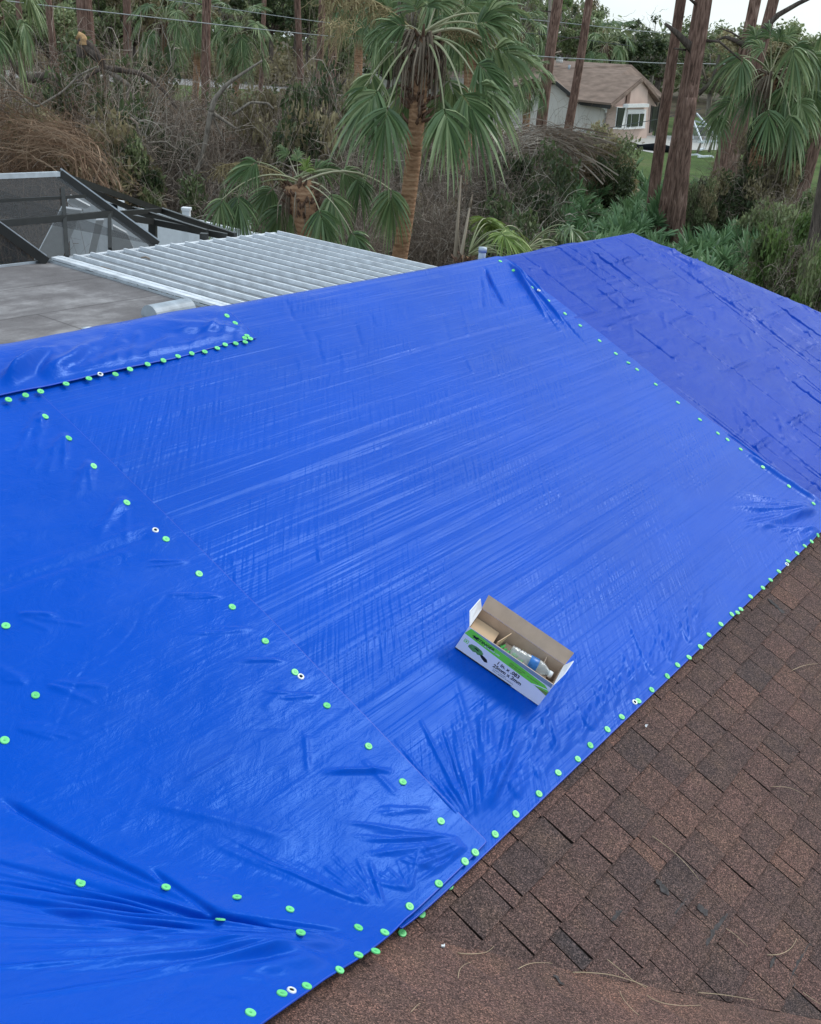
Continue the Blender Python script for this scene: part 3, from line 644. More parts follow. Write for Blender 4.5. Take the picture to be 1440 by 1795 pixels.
MT['greyp'] = simple('grey_print', (.25, .33, .4), .4, .4)
MT['black'] = simple('black_print', (.012, .012, .015), .45, .4)
box = empty('nail_box', BO, 'open white and green cardboard nail box with raised back flap, lying on the middle tarp', 'cardboard box')
def L3(a, n, b_): return BA*a+BN*n+BB*b_
def panel(name, pts, mats, th=.003, parent=box, inner=(0, 0, 1)):
    p = np.array([L3(*q) for q in pts]); off = L3(*inner)*th; b = MB(); n = len(p)
    b.add(p, [list(range(n))], mi=0); b.add(p+off, [list(range(n))[::-1]], mi=1)
    b.add(np.concatenate([p, p+off]), [[i, (i+1) % n, (i+1) % n+n, i+n] for i in range(n)], mi=1); return b.build(name, mats, parent)
t3 = .003
front = panel('front_panel', [(0, 0, 0), (BL, 0, 0), (BL, BH, 0), (0, BH, 0)], [MT['white'], MT['card']])
panel('back_panel', [(0, 0, BW), (BL, 0, BW), (BL, BH, BW), (0, BH, BW)], [MT['white'], MT['card']], inner=(0, 0, -1))
panel('end_panel', [(0, 0, t3), (0, 0, BW-t3), (0, BH, BW-t3), (0, BH, t3)], [MT['white'], MT['card']], inner=(1, 0, 0))
panel('end_panel', [(BL, 0, t3), (BL, 0, BW-t3), (BL, BH, BW-t3), (BL, BH, t3)], [MT['white'], MT['card']], inner=(-1, 0, 0))
panel('bottom_panel', [(t3, .001, t3), (BL-t3, .001, t3), (BL-t3, .001, BW-t3), (t3, .001, BW-t3)], [MT['card'], MT['card']], inner=(0, 1, 0))
fl = panel('lid_flap', [(0, BH+.0005, BW), (BL, BH+.0005, BW), (BL+.004, BH+.044, BW+.034), (-.006, BH+.044, BW+.034)], [MT['white'], MT['card']], inner=(0, .6, -.7)); fl['label'] = 'raised brown lid flap at the back'
panel('end_flap', [(0, BH, .004), (0, BH, BW-.006), (-.024, BH+.048, BW-.02), (-.03, BH+.036, .03)], [MT['white'], MT['white']], inner=(1, .3, 0))
panel('end_flap', [(BL, BH, .004), (BL, BH, BW-.006), (BL+.016, BH+.050, BW-.016), (BL+.012, BH+.028, .05)], [MT['white'], MT['white']], inner=(-1, .3, 0))
def printp(name, poly, mat, k=1):          # printed area on the front, poly in (t along, s up) 0..1
    b = MB(); b.add([L3(t*BL, s*BH, -.0004*k) for t, s in poly], [list(range(len(poly)))]); return b.build(name, mat, front)
printp('green_band', [(.0, .70), (.03, .985), (.30, .90), (.62, .86), (.93, .80), (.99, .70), (.99, .62), (.86, .56), (.55, .60), (.28, .64)], MT['green'])
printp('olive_corner', [(.86, .56), (.99, .62), (1.0, .70), (1.0, .48)], MT['olive'], 2)
printp('white_slash', [(.83, .56), (.90, .63), (.99, .70), (.985, .73), (.88, .65), (.81, .57)], MT['white'], 3)
printp('grey_edge', [(.03, .99), (.985, .99), (.99, .84), (.6, .87), (.3, .91)], MT['greyp'], 2)
printp('dark_base_strip', [(.0, .0), (.66, .0), (.68, .035), (.0, .035)], MT['black'], 2)
printp('tool_picture', [(.10, .42), (.12, .50), (.18, .53), (.24, .50), (.27, .43), (.26, .33), (.22, .28), (.20, .32), (.17, .28), (.13, .31), (.10, .35)], simple('tool_green', (.12, .33, .1), .5, .3, var=.3, scale=60), 1)
printp('tool_nose', [(.235, .34), (.27, .38), (.33, .33), (.35, .24), (.32, .2), (.28, .25)], MT['black'], 1)
printp('tool_handle_gap', [(.155, .44), (.18, .47), (.22, .44), (.21, .40)], MT['black'], 2)
for (x0, y0, x1, y1) in ((.035, .55, .085, .57), (.035, .44, .085, .46), (.035, .44, .041, .57), (.079, .44, .085, .57), (.05, .48, .07, .53)):
    printp('green_icon', [(x0, y0-.03), (x1, y0-.03-(.0)), (x1, y1-.03), (x0, y1-.03)], MT['green'], 1)
def text(body, t, s, size, mat, k=2, sx=1.0, shear=0, name='lettering', parent=front):
    cu = bpy.data.curves.new(name, 'FONT'); cu.body = body; cu.size = size; cu.shear = shear; cu.offset = size*.022; cu.materials.append(mat); cu.resolution_u = 3
    tmp = bpy.data.objects.new(name, cu); me = bpy.data.meshes.new_from_object(tmp); bpy.data.objects.remove(tmp); o = bpy.data.objects.new(name, me); COL.objects.link(o); o.parent = parent
    Mx = Matrix((Vector(BA)*sx, Vector(BN), Vector(-BB))).transposed().to_4x4(); Mx.translation = Vector(L3(t*BL, s*BH, -.0004*k)); o.matrix_local = Mx; return o
text('1 in. x .083', .425, .42, .022, MT['black'], 3, .98)
text('25mm x 2mm', .41, .245, .022, MT['black'], 3, .98)
text('STINGER', .13, .75, .0165, MT['black'], 4, 1.15, .2)
text('in plastic cap nails', .43, .17, .0075, MT['greyp'], 3); text('clous a capuchon de plastique', .43, .105, .0075, MT['greyp'], 3)
text('2000 caps and nails', .53, .73, .0085, MT['olive'], 4); text('electro-galvanized', .53, .66, .0075, MT['olive'], 4); text('for cap hammer', .74, .70, .0075, MT['olive'], 4)
printp('hornet_mark', [(.075, .80), (.10, .86), (.11, .83), (.15, .87), (.135, .82), (.16, .80), (.13, .78), (.14, .73), (.115, .77), (.09, .74), (.10, .785)], MT['black'], 4)
text('SB: HAMMER CAPS', .23, .715, .008, MT['white'], 4)
# divider and inner carton
panel('divider', [(.115, .004, t3+.001), (.115, BH-.002, t3+.02), (.14, BH+.006, BW-.03), (.125, .004, BW-.005)], [MT['card2'], MT['card2']], inner=(1, 0, 0))
b = MB(); R_ = np.stack([BA, BN, BB], 1); b.box(L3(.055, .042, .07), (.1, .074, .1), R_); b.build('inner_carton', MT['card2'], box)
panel('divider', [(.30, .004, .06), (.30, BH-.03, .09), (.295, BH-.01, BW-.004), (.30, .004, BW-.004)], [MT['card'], MT['card']], inner=(1, 0, 0))
# coil of green caps in the box
b = MB()
for i in range(16):
    a_ = .135+.006*i; c_ = L3(a_, .082+.006*math.sin(i*1.7), .048+.01*math.sin(i*.8)); n_ = 12
    e1 = BN*math.cos(.5)+BA*math.sin(.5)*(1 if i % 2 else -.3); e1 /= np.linalg.norm(e1); e2 = np.cross(e1, BA); e2 /= np.linalg.norm(e2)
    for sgn in (0, .0016):
        b.add([c_+.0127*(math.cos(2*PI*k/n_)*e1+math.sin(2*PI*k/n_)*e2)+BA*sgn for k in range(n_)], [list(range(n_))])
o = b.build('cap_strip', MT['cap']); o.location = BO; tag(o, 'bunch of bright green plastic caps inside the open nail box', 'cap strip')
b = MB(); b.box(L3(.24, .032, .065), (.19, .055, .11), R_); b.build('packed_liner', MT['card'], box)
# water bottle
MT['pet'] = (lambda m: (m.base((.75, .82, .85), .12, .6), m.mat)[1])(NT('clear_plastic'))
_p = MT['pet'].node_tree.nodes['Principled BSDF']; _p.inputs['Transmission Weight'].default_value = .72; _p.inputs['IOR'].default_value = 1.2
MT['lbl'] = simple('blue_label', (.01, .13, .42), .35, .5, var=.3, scale=50); MT['capw'] = simple('white_cap', (.75, .78, .8), .4, .4)
bt = empty('water_bottle', BO+L3(.17, .09, .05), 'clear crumpled plastic water bottle with a blue label lying in the nail box', 'bottle')
ax = L3(1, .02, .12); ax /= np.linalg.norm(ax); e1 = np.cross(ax, BN); e1 /= np.linalg.norm(e1); e2 = np.cross(e1, ax)
def lathe(prof, n=22, wob=0):
    V = []; f = []
    for k, (x, r) in enumerate(prof):
        for i in range(n):
            rr = r*(1+wob*math.sin(i*2.1+k*1.3)*math.cos(k*2.7+i)); V.append(ax*x+rr*(math.cos(2*PI*i/n)*e1+math.sin(2*PI*i/n)*e2))
    for k in range(len(prof)-1):
        for i in range(n): f.append([k*n+i, k*n+(i+1) % n, (k+1)*n+(i+1) % n, (k+1)*n+i])
    b = MB(); b.add(V, f); return b
pr = [(0, .004), (.002, .024), (.006, .028)]+[(.012+.006*i, .0285 if i % 2 else .0262) for i in range(10)]+[(.075, .0275), (.115, .0275), (.12, .029), (.135, .0265), (.15, .019), (.16, .0125), (.166, .0115)]
lathe(pr, 22, .045).build('bottle_body', MT['pet'], bt, True)
lathe([(.078, .0285), (.079, .0292), (.112, .0292), (.113, .0285)], 22, .03).build('bottle_label', MT['lbl'], bt, True)
lathe([(.163, .0), (.163, .0135), (.177, .0132), (.178, .0)], 22).build('bottle_cap', MT['capw'], bt, True)

# ------------------------------------------------------------------ litter on the shingles
def strand(pxs, r, name, label, cat, grp, mat):
    P = [hit(*p) for p in pxs]; n = 14; t = np.linspace(0, len(P)-1, n); P = np.array(P); o_ = None
    xs = []
    for i in (0, 1):
        c_ = np.polyfit(range(len(P)), P[:, i], min(2, len(P)-1)); xs.append(np.polyval(c_, t))
    pts = np.array([P3(u, w, float(zroof(u, w))+.011+r+.006*math.sin(PI*k/(n-1))) for k, (u, w) in enumerate(zip(*xs))]); o_ = pts.mean(0)
    b = MB(); b.tube(pts-o_, np.linspace(r, r*.5, n), 5); o = b.build(name, mat, None, True); o.location = o_; tag(o, label, cat, grp)
MT['straw'] = simple('dry_pine_straw', (.48, .37, .24), .7, .3, var=.3)
G_ = 'dry pine needles on the brown shingles'
for pxs, r, lb in (([(1004, 1710), (1070, 1717), (1135, 1735)], .0016, 'long straight tan pine needle crossing a forked one near the bottom edge'),
                   ([(1064, 1687), (1095, 1715), (1132, 1737)], .0013, 'short tan pine needle forming the upper arm of the fork'),
                   ([(1143, 1470), (1190, 1510), (1225, 1548)], .0013, 'pale thin pine needle above the dark tar smears'),
                   ([(1223, 1745), (1270, 1752), (1322, 1758)], .0015, 'pale needle with a knot at its right end, near the bottom edge'),
                   ([(1134, 1750), (1170, 1768), (1228, 1767)], .0013, 'curved tan needle between the fork and the bottom edge'),
                   ([(1086, 1742), (1096, 1765), (1120, 1785)], .001, 'small faint needle curling down at the bottom edge'),
                   ([(802, 1676), (835, 1680), (866, 1664)], .0013, 'curved pale needle beside the tarp corner'),
                   ([(908, 1704), (935, 1696), (968, 1694)], .0012, 'short straight needle on the valley shingles'),
                   ([(720, 1780), (732, 1770), (736, 1766)], .0008, 'tiny needle bit on the smooth valley shingles'),
                   ([(1352, 1383), (1385, 1388), (1412, 1400)], .0011, 'thin needle by the right frame edge beside a keyway'),
                   ([(1388, 1179), (1410, 1172), (1434, 1167)], .0014, 'straight grey needle highest up near the right frame edge'),
                   ([(1272, 1632), (1290, 1648), (1310, 1664)], .0012, 'thin needle lying beside the dark tar smears'),
                   ([(1407, 1744), (1422, 1758), (1440, 1766)], .0012, 'needle running out of the frame at the lower right'),
                   ([(1344, 1678), (1368, 1680), (1384, 1668), (1396, 1650)], .0014, 'bent grey needle beside the long tar smear'),
                   ([(803, 1720), (808, 1704), (826, 1692)], .0009, 'faint curled needle left of the short straight one')):
    strand(pxs, r, 'pine_needle', lb, 'pine needle', G_, MT['straw'])
b = MB(); u, w = hit(776, 1666); b.box((0, 0, 0), (.009, .006, .004), tone=.9); b.box((.004, .004, -.002), (.003, .01, .003)); o = b.build('nail_scrap', MT['capw']); o.location = P3(u, w, float(zroof(u, w))+.017); tag(o, 'tiny white nail scrap on the shingles beside the curved needle', 'nail scrap')
b = MB(); u, w = hit(1132, 1278); b.box((0, 0, 0), (.006, .009, .003)); b.box((.003, .006, .002), (.01, .003, .002)); o = b.build('paint_chip', MT['capw']); o.location = P3(u, w, float(zroof(u, w))+.014); tag(o, 'white paint chip on a shingle below the eyelet of the tarp edge', 'paint chip')

# ------------------------------------------------------------------ things behind the ridge
# plumbing vent on the rear slope
pv = P3(*[float(x) for x in (0, 0)], 0)
g = ray(843, 470); pd = 7.35; bp = np.array([0, 0, H])+g*(pd/math.hypot(g[0], g[1])); uP, wP = bp@CON, bp@UPD
zb = ZR-(wP-WR)*TS; top = atd(843, 433, math.hypot(bp[0], bp[1]))
b = MB(); base = np.array([bp[0], bp[1], zb+H-.05]); top = np.array([bp[0], bp[1], top[2]]); b.tube([base-HO, (base+top)/2-HO, top-HO], .026, 14); 
b.tube([top-HO-[0, 0, .03], top-HO+[0, 0, .002]], .029, 14); b.build('plumbing_vent', MT['galv'], hr, True)
# flat roof
FZ = 2.40
fr0 = atz(85, 458, FZ); uF, wF = fr0@CON, fr0@UPD
def PF(u, w, z): return u*CON+w*UPD+np.array([0, 0, z])
fr = empty('flat_roof', PF(2, wF, 0), 'weathered grey flat patio roof behind the ridge, beside the white metal patio roof', 'flat roof')
FO = PF(2, wF, 0)
b = MB(); nx, ny = 60, 30; uu, ww = np.meshgrid(np.linspace(-5, uF, nx), np.linspace(WB-.9, wF, ny), indexing='ij'); zz = FZ+.012*vnoise(uu, ww, .9, 1.1, 77)
V = (uu[..., None]*CON+ww[..., None]*UPD); V[..., 2] = zz; idx = np.arange(nx*ny).reshape(nx, ny)
b.add(V.reshape(-1, 3)-FO, np.stack([idx[:-1, :-1], idx[1:, :-1], idx[1:, 1:], idx[:-1, 1:]], -1).reshape(-1, 4)); b.build('roof_sheet', MT['flat'], fr, True)
b = MB(); b.box(PF((uF-5)/2, (WB-.9+wF)/2, FZ-.09)-FO, (uF+5-.02, wF-WB+.9-.02, .14), np.stack([CON, UPD, [0, 0, 1]], 1)); b.build('roof_deck', MT['fascia'], fr)
for a, c in (((-5, wF+.01), (uF, wF+.01)), ((uF+.01, wF), (uF+.01, WB-.9))):
    b = MB(); b.bar(PF(*a, FZ+.0)-FO, PF(*c, FZ+.0)-FO, .03, .05); b.build('edge_trim', MT['alu'], fr)
for a in (-4, 1, uF-.3):
    b = MB(); b.bar(PF(a, wF-.3, 0)-FO, PF(a, wF-.3, FZ-.15)-FO, .12, .12, upv=(1, 0, 0)); b.build('post', MT['fascia'], fr)
# half-round exhaust hood on the flat roof
def hood():
    A = atz(262, 574, FZ); B_ = atz(330, 560, FZ); d = B_-A; ln = np.linalg.norm(d); d /= ln; sd = np.cross([0, 0, 1], d); r = .125
    b = MB(); n = 16; V = []; f = []
    for k, x in enumerate((0, ln*.5, ln)):
        for i in range(n+1): a = PI*i/n*1.0; V.append(A+d*x+sd*(r*math.cos(a))+np.array([0, 0, .11+r*math.sin(a)]))
    for k in range(2):
        for i in range(n): f.append([k*(n+1)+i, k*(n+1)+i+1, (k+1)*(n+1)+i+1, (k+1)*(n+1)+i])
    f.append(list(range(n+1))); f.append(list(range(2*(n+1), 3*(n+1)))[::-1])
    V = np.array(V); o_ = A.copy(); b.add(V-o_, f)
    hd = empty('exhaust_hood', o_, 'half-round galvanised exhaust hood on the flat roof just behind the ridge', 'exhaust vent'); b.build('hood', MT['galv'], hd)
    b = MB(); b.box((d*ln/2+[0, 0, .04]), (ln*.96, 2*r*.94, .14), np.stack([d, sd, [0, 0, 1]], 1)); b.build('duct_base', MT['galv'], hd)
    b = MB(); b.bar(d*ln+[0, 0, .08]+sd*r*.98, d*ln+[0, 0, .08]-sd*r*.98, .02, .02); b.build('rain_lip', MT['alu'], hd)
hood()
v_ = atz(155, 583, FZ); b = MB(); b.tube([(0, 0, 0), (0, 0, .03), (0, 0, .05)], [.08, .06, .045], 12); b.tube([(0, 0, .05), (0, 0, .055)], [.07, .0], 12); o = b.build('roof_cap_vent', MT['capw'], None, True); o.location = v_; tag(o, 'small white round vent cap on the flat roof left of the exhaust hood', 'vent cap')
# metal patio roof with ribs
MZ = FZ+.02
q = atz(90, 456, MZ); mu0, mw1 = q@CON+.06, q@UPD; q = atz(480, 408, MZ); mu1 = q@CON; q = atz(748, 479, MZ); mw0 = WB-1.2
mr = empty('metal_patio_roof', PF(mu0, mw1, 0), 'chalky white ribbed metal patio roof between the flat roof and the palms', 'patio roof'); MO = PF(mu0, mw1, 0)
def PMr(u, w, dz=0): return PF(u, w, MZ-.0*(w-mw1)+dz)-MO
b = MB(); n_ = 15; st = (mu1-mu0)/n_
V = []; 
for i in range(n_*4+1):
    x = mu0+(mu1-mu0)*i/(n_*4); dz = (0, -.006, -.006, -.003)[i % 4]; V += [PMr(x, mw0, dz), PMr(x, mw1, dz)]
b.add(V, [[2*i, 2*i+2, 2*i+3, 2*i+1] for i in range(n_*4)]); b.build('pan', MT['metal'], mr)
R3 = np.stack([CON, UPD, [0, 0, 1]], 1)
rb = MB(); ln = mw1-mw0
rb.box((0, -ln/2, .022), (.010, ln, .044)); rb.box((.010, -ln/2, .047), (.030, ln, .006)); rb.box((-.03, -.01, .0), (.06, .02, .02))
rib = rb.build('rib', MT['metalrib'], mr)
Mr = Matrix((Vector(CON), Vector(UPD), Vector((0, 0, 1)))).transposed().to_4x4()
for i in range(n_+1):
    o = rib if i == 0 else link_copy(rib, mr); Mx = Mr.copy(); Mx.translation = Vector(PMr(mu0+st*i+(.03 if i == 0 else 0), mw1, .0)); o.matrix_local = Mx
b = MB(); b.bar(PMr(mu0, mw1+.04, -.05), PMr(mu1, mw1+.04, -.05), .07, .13); b.build('fascia_gutter', MT['vinyl'], mr)
b = MB(); b.bar(PMr(mu0+.02, mw1, .03), PMr(mu0+.02, mw0, .03), .16, .03); b.build('side_flashing', MT['metalrib'], mr)
for x in (mu0+.4, (mu0+mu1)/2, mu1-.2):
    b = MB(); b.bar(PF(x, mw1-.15, 0)-MO, PF(x, mw1-.15, MZ-.1)-MO, .08, .08, upv=(1, 0, 0)); b.build('post', MT['vinyl'], mr)
# debris on it
for x, y, l, c in ((160, 468, .25, 'splinter'), (247, 451, .12, 'dark'), (380, 545, .3, 'splinter')):
    A = atz(x, y, MZ+.02); b = MB(); b.tube([(0, 0, 0), (l*.5, .02, .012), (l, -.02, 0)], .012, 5); o = b.build('twig', MT['twig'], None, True); o.location = A; tag(o, {160: 'brown twig lying at the outer left corner of the metal patio roof', 247: 'dark twig at the rib ends of the metal patio roof', 380: 'brown stick where the metal patio roof meets the tarp'}[x], 'twig', 'twigs on the patio roof')

# screen cage
cg = empty('pool_cage', atz(100, 470, 0), 'bronze framed pool screen enclosure with partly torn mesh at the left edge', 'pool cage'); CO = atz(100, 470, 0)
T_ = atz(103, 304, 3.35); E2 = atz(275, 429, FZ+.02); E1 = atz(82, 458, FZ+.02)
def beam(a, c, w=.07, h=.1, mat='bronze', name='beam'):
    b = MB(); b.bar(np.asarray(a)-CO, np.asarray(c)-CO, w, h); b.build(name, MT[mat], cg)
def onp(P0, P1, P2, x, y):                 # pixel ray with the plane of three points
    n = np.cross(P1-P0, P2-P0); d = ray(x, y); o = np.array([0, 0, H]); return o+d*(((P0-o)@n)/(d@n))
Lf = onp(T_, E2, E1, -260, 318); Lm = onp(T_, E2, E1, -60, 345); L0 = onp(T_, E2, E1, -200, 240)
TL = onp(T_, E2, E1, -300, 320)
beam(T_, TL, .06, .06, 'alu', 'top_beam'); beam(T_, E2, .05, .13, 'bronze'); beam(T_+[0.03, 0, .07], E2+np.array([0.03, 0, .07]), .02, .02, 'alu', 'lit_edge')  # pale strip puts the light along the beam's top edge into colour
X0 = onp(T_, E2, E1, -180, 268); beam(X0, E1, .06, .11); beam(X0+[0, 0, .07], E1+np.array([0, 0, .07]), .03, .02, 'alu', 'lit_edge')  # second pale strip stands for the lit top of the slanted beam
beam(onp(T_, E2, E1, -200, 408), onp(T_, E2, E1, 196, 374), .06, .08, 'bronze', 'purlin')
beam(onp(T_, E2, E1, -200, 362), onp(T_, E2, E1, 150, 343), .03, .04, 'bronze', 'purlin')
beam(onp(T_, E2, E1, 110, 330), onp(T_, E2, E1, 118, 450), .05, .07); beam(onp(T_, E2, E1, 192, 372), onp(T_, E2, E1, 193, 436), .05, .07)
R1 = atz(283, 368, 2.55); R2 = atz(413, 413, 2.45)
beam(T_, R1, .05, .08); beam(R1, R2, .06, .09); beam(onp(T_, E2, E1, 196, 374), R1, .05, .07)
A1, A2 = atz(234, 367, 2.62), atz(363, 407, 2.5); beam(atz(133, 322, 3.1), A1, .05, .07); beam(A1, A2, .06, .09)
B1_, B2_ = atz(212, 379, 2.6), atz(400, 414, 2.45); beam(onp(T_, E2, E1, 212, 379), atz(268, 388, 2.55), .06, .09); beam(atz(268, 388, 2.55), atz(398, 414, 2.45), .06, .09)
for x, y in ((268, 388), (358, 408)):
    p = atz(x, y, 2.52); b = MB(); b.bar(np.array([p[0], p[1], 0])-CO, p-CO, .11, .11, upv=(1, 0, 0)); b.build('post', MT['bronze'], cg)
b = MB(); b.add([TL-CO, T_-CO, E2-CO, E1-CO, X0-CO], [[0, 1, 2, 3, 4]]); b.build('screen_mesh', MT['screen'], cg)
b = MB(); b.add([X0-CO, E1-CO, np.array([E1[0], E1[1], 0])-CO, np.array([X0[0], X0[1]-3, 0])-CO], [[0, 1, 2, 3]]); b.build('screen_mesh', MT['screen'], cg)
deck = sheet('pool_deck', [atz(60, 520, 0), atz(480, 440, 0), atz(420, 372, 0), atz(120, 362, 0), atz(40, 400, 0)], MT['concrete'], .02)
# leaning white panels and loose pieces inside the cage
def leanpanel(px4, zs, label, name='fallen_panel', grp='white panels blown into the pool cage'):
    P = np.array([atd(x, y, 17.6-(450-y)*.006) for (x, y), z in zip(px4, zs)]); o_ = P.mean(0); o_[2] = 0; n = np.cross(P[1]-P[0], P[2]-P[0]); n /= np.linalg.norm(n)
    b = MB(); Q = P-o_; k = len(Q); b.add(np.concatenate([Q, Q+n*.04]), [list(range(k)), list(range(k, 2*k))[::-1]]+[[i, (i+1) % k, (i+1) % k+k, i+k] for i in range(k)])
    o = b.build(name, MT['vinyl']); o.location = o_; tag(o, label, 'panel', grp)
leanpanel([(60, 452), (108, 452), (143, 365), (108, 360)], [.02, .02, 1.9, 1.9], 'wide white panel leaning behind the mesh at the left of the cage')
leanpanel([(153, 448), (165, 450), (182, 382), (168, 382)], [.02, .02, 1.5, 1.5], 'narrow white board leaning behind the mesh in the middle of the cage')
leanpanel([(192, 446), (238, 440), (222, 405), (198, 392)], [.05, .05, 1.0, 1.2], 'white panel leaning at the right end of the cage mesh')
leanpanel([(118, 350), (150, 362), (158, 358), (124, 340)], [1.6, 1.55, 1.7, 1.8], 'small white panel tipped over the far fence inside the cage')
for x, y, l, a, lb in ((60, 398, 1.0, .1, 'upper'), (128, 412, 1.3, -.3, 'middle'), (135, 428, .9, .05, 'lower'), (70, 418, .7, -.1, 'leftmost')):
    A = atz(x, y, .3); b = MB(); b.box((0, 0, 0), (l, .35, .05)); o = b.build('pool_lounger_slab', MT['vinyl']); o.location = A; o.rotation_euler = (.1, .1, a); tag(o, '%s pale slab of broken furniture lying inside the pool cage' % lb, 'slab', 'pale slabs inside the cage')
# white vinyl fence
vf = empty('vinyl_fence', atz(300, 380, 0), 'white vinyl privacy fence behind the pool cage and metal patio roof', 'fence'); VO = atz(300, 380, 0)
fp = [atz(x, y, 1.85) for x, y in ((120, 343), (165, 350), (327, 381), (432, 405))]
fd = fp[3]-fp[1]; fd[2] = 0; fd /= np.linalg.norm(fd)
fp.append(fp[3]+fd*.6)
for i in range(len(fp)-1):
    a, c = fp[i], fp[i+1]; m_ = (a+c)/2; b = MB(); b.bar([a[0]-VO[0], a[1]-VO[1], .92], [c[0]-VO[0], c[1]-VO[1], .92], .045, 1.7); b.build('fence_panel', MT['vinyl'], vf)
    b = MB(); b.bar([a[0]-VO[0], a[1]-VO[1], 1.8], [c[0]-VO[0], c[1]-VO[1], 1.8], .08, .12); b.build('top_rail', MT['vinyl'], vf)
for p in fp[1:-1]:
    b = MB(); b.box((p[0]-VO[0], p[1]-VO[1], 1.0), (.14, .14, 2.0)); b.box((p[0]-VO[0], p[1]-VO[1], 2.02), (.17, .17, .05)); b.build('fence_post', MT['vinyl'], vf)
b = MB(); p = atz(197, 362, 1.9); b.box((0, 0, 0), (.55, .06, .3)); b.box((.0, -.04, 0), (.3, .02, .14), mi=1); o = b.build('wall_light_box', [MT['vinyl'], MT['dark']]); o.location = p; o.rotation_euler = (0, 0, -.4); tag(o, 'small white box with a dark opening on top of the vinyl fence', 'box')


# ------------------------------------------------------------------ vegetation builders
def fan_frond(seed, el, R=.78, Lp=1.2, nseg=44, span=2.15, curve=.9, grav=.55, young=0, sides=4, wseg=.021, path=None, DY=None):
    r = np.random.default_rng(seed); path0 = path; b = MB(); n = 9; ds = Lp/(n-1); e = el; p = np.zeros(3); path = [p.copy()]
    for i in range(n-1):
        p = p+ds*np.array([math.cos(e), 0, math.sin(e)]); path.append(p.copy()); e -= curve*math.cos(e)*(i+1)/(n*4.2)*2
    D = np.array([math.cos(e), 0, math.sin(e)]); Y = np.array([0, 1.0, 0])
    if path0 is not None: path = path0; D, Y = DY; n = len(path)
    b.tube(path, np.linspace(.024, .011, n)*(R/.8), sides, .5 if path0 is None else float(r.uniform(.3, 1)), 1); base = path[-1]; Q = []; T = []
    costa = .32*R
    for i in range(nseg):
        th = (i/(nseg-1)*2-1)*span; a = abs(th)/span
        ln = R*(1.0-.38*a**1.6)*r.uniform(.78, 1.07); st = base+D*costa*(1-a)**1.4*.9
        up = np.cross(D, Y); up /= np.linalg.norm(up); up = up if up[2] > 0 else -up
        d = math.cos(th)*D+math.sin(th)*Y+up*(.22-.25*young)*a*0+up*r.normal(.08, .12); d /= np.linalg.norm(d)
        lat = np.cross(d, up); lat /= np.linalg.norm(lat)+1e-9; tilt = (1 if i % 2 else -1)*.7+r.normal(0, .3); lat = lat*math.cos(tilt)+up*math.sin(tilt)
        ts = np.array([.03, .35, .65, .85, 1.0]); ws = np.array([.35, 1, .8, .4, .06])*wseg*R/.8*(1.15-young*.2)
        g = grav*(1+.5*r.random()) ; pts = []
        for t in ts:
            q = st+d*ln*t; q[2] -= g*ln*(t**2.2)*(.75); q = q-d*ln*t*t*g*.16; pts.append(q)
        tone = float(np.clip(r.normal(.5, .16)+.12*up[2]*0, 0, 1))
        for k in range(4):
            Q.append([pts[k]-lat*ws[k], pts[k]+lat*ws[k], pts[k+1]+lat*ws[k+1], pts[k+1]-lat*ws[k+1]]); T.append(tone+(.12 if k > 1 else 0))
    b.quads(np.array(Q), np.array(T)); return b
LIB = {}
def lib(o): o.hide_render = False; return o
FR = {}
def frond_mesh(kind, el, var, mats, **k):
    key = (kind, el, var)
    if key not in FR:
        o = fan_frond(hash((el, var, len(kind))) % 9999, math.radians(el), **k).build('frond', mats); FR[key] = o.data; bpy.data.objects.remove(o)
    return FR[key]
def mesh_only(mb, name, mats, smooth=False):
    o = mb.build(name, mats, None, smooth); me = o.data; bpy.data.objects.remove(o); return me
def child(me, name, parent, loc_=(0, 0, 0), rz=0, sc=1, tilt=(0, 0)):
    o = bpy.data.objects.new(name, me); COL.objects.link(o); o.parent = parent; o.location = loc_; o.rotation_euler = (tilt[0], tilt[1], rz); o.scale = (sc, sc, sc) if np.isscalar(sc) else sc; return o
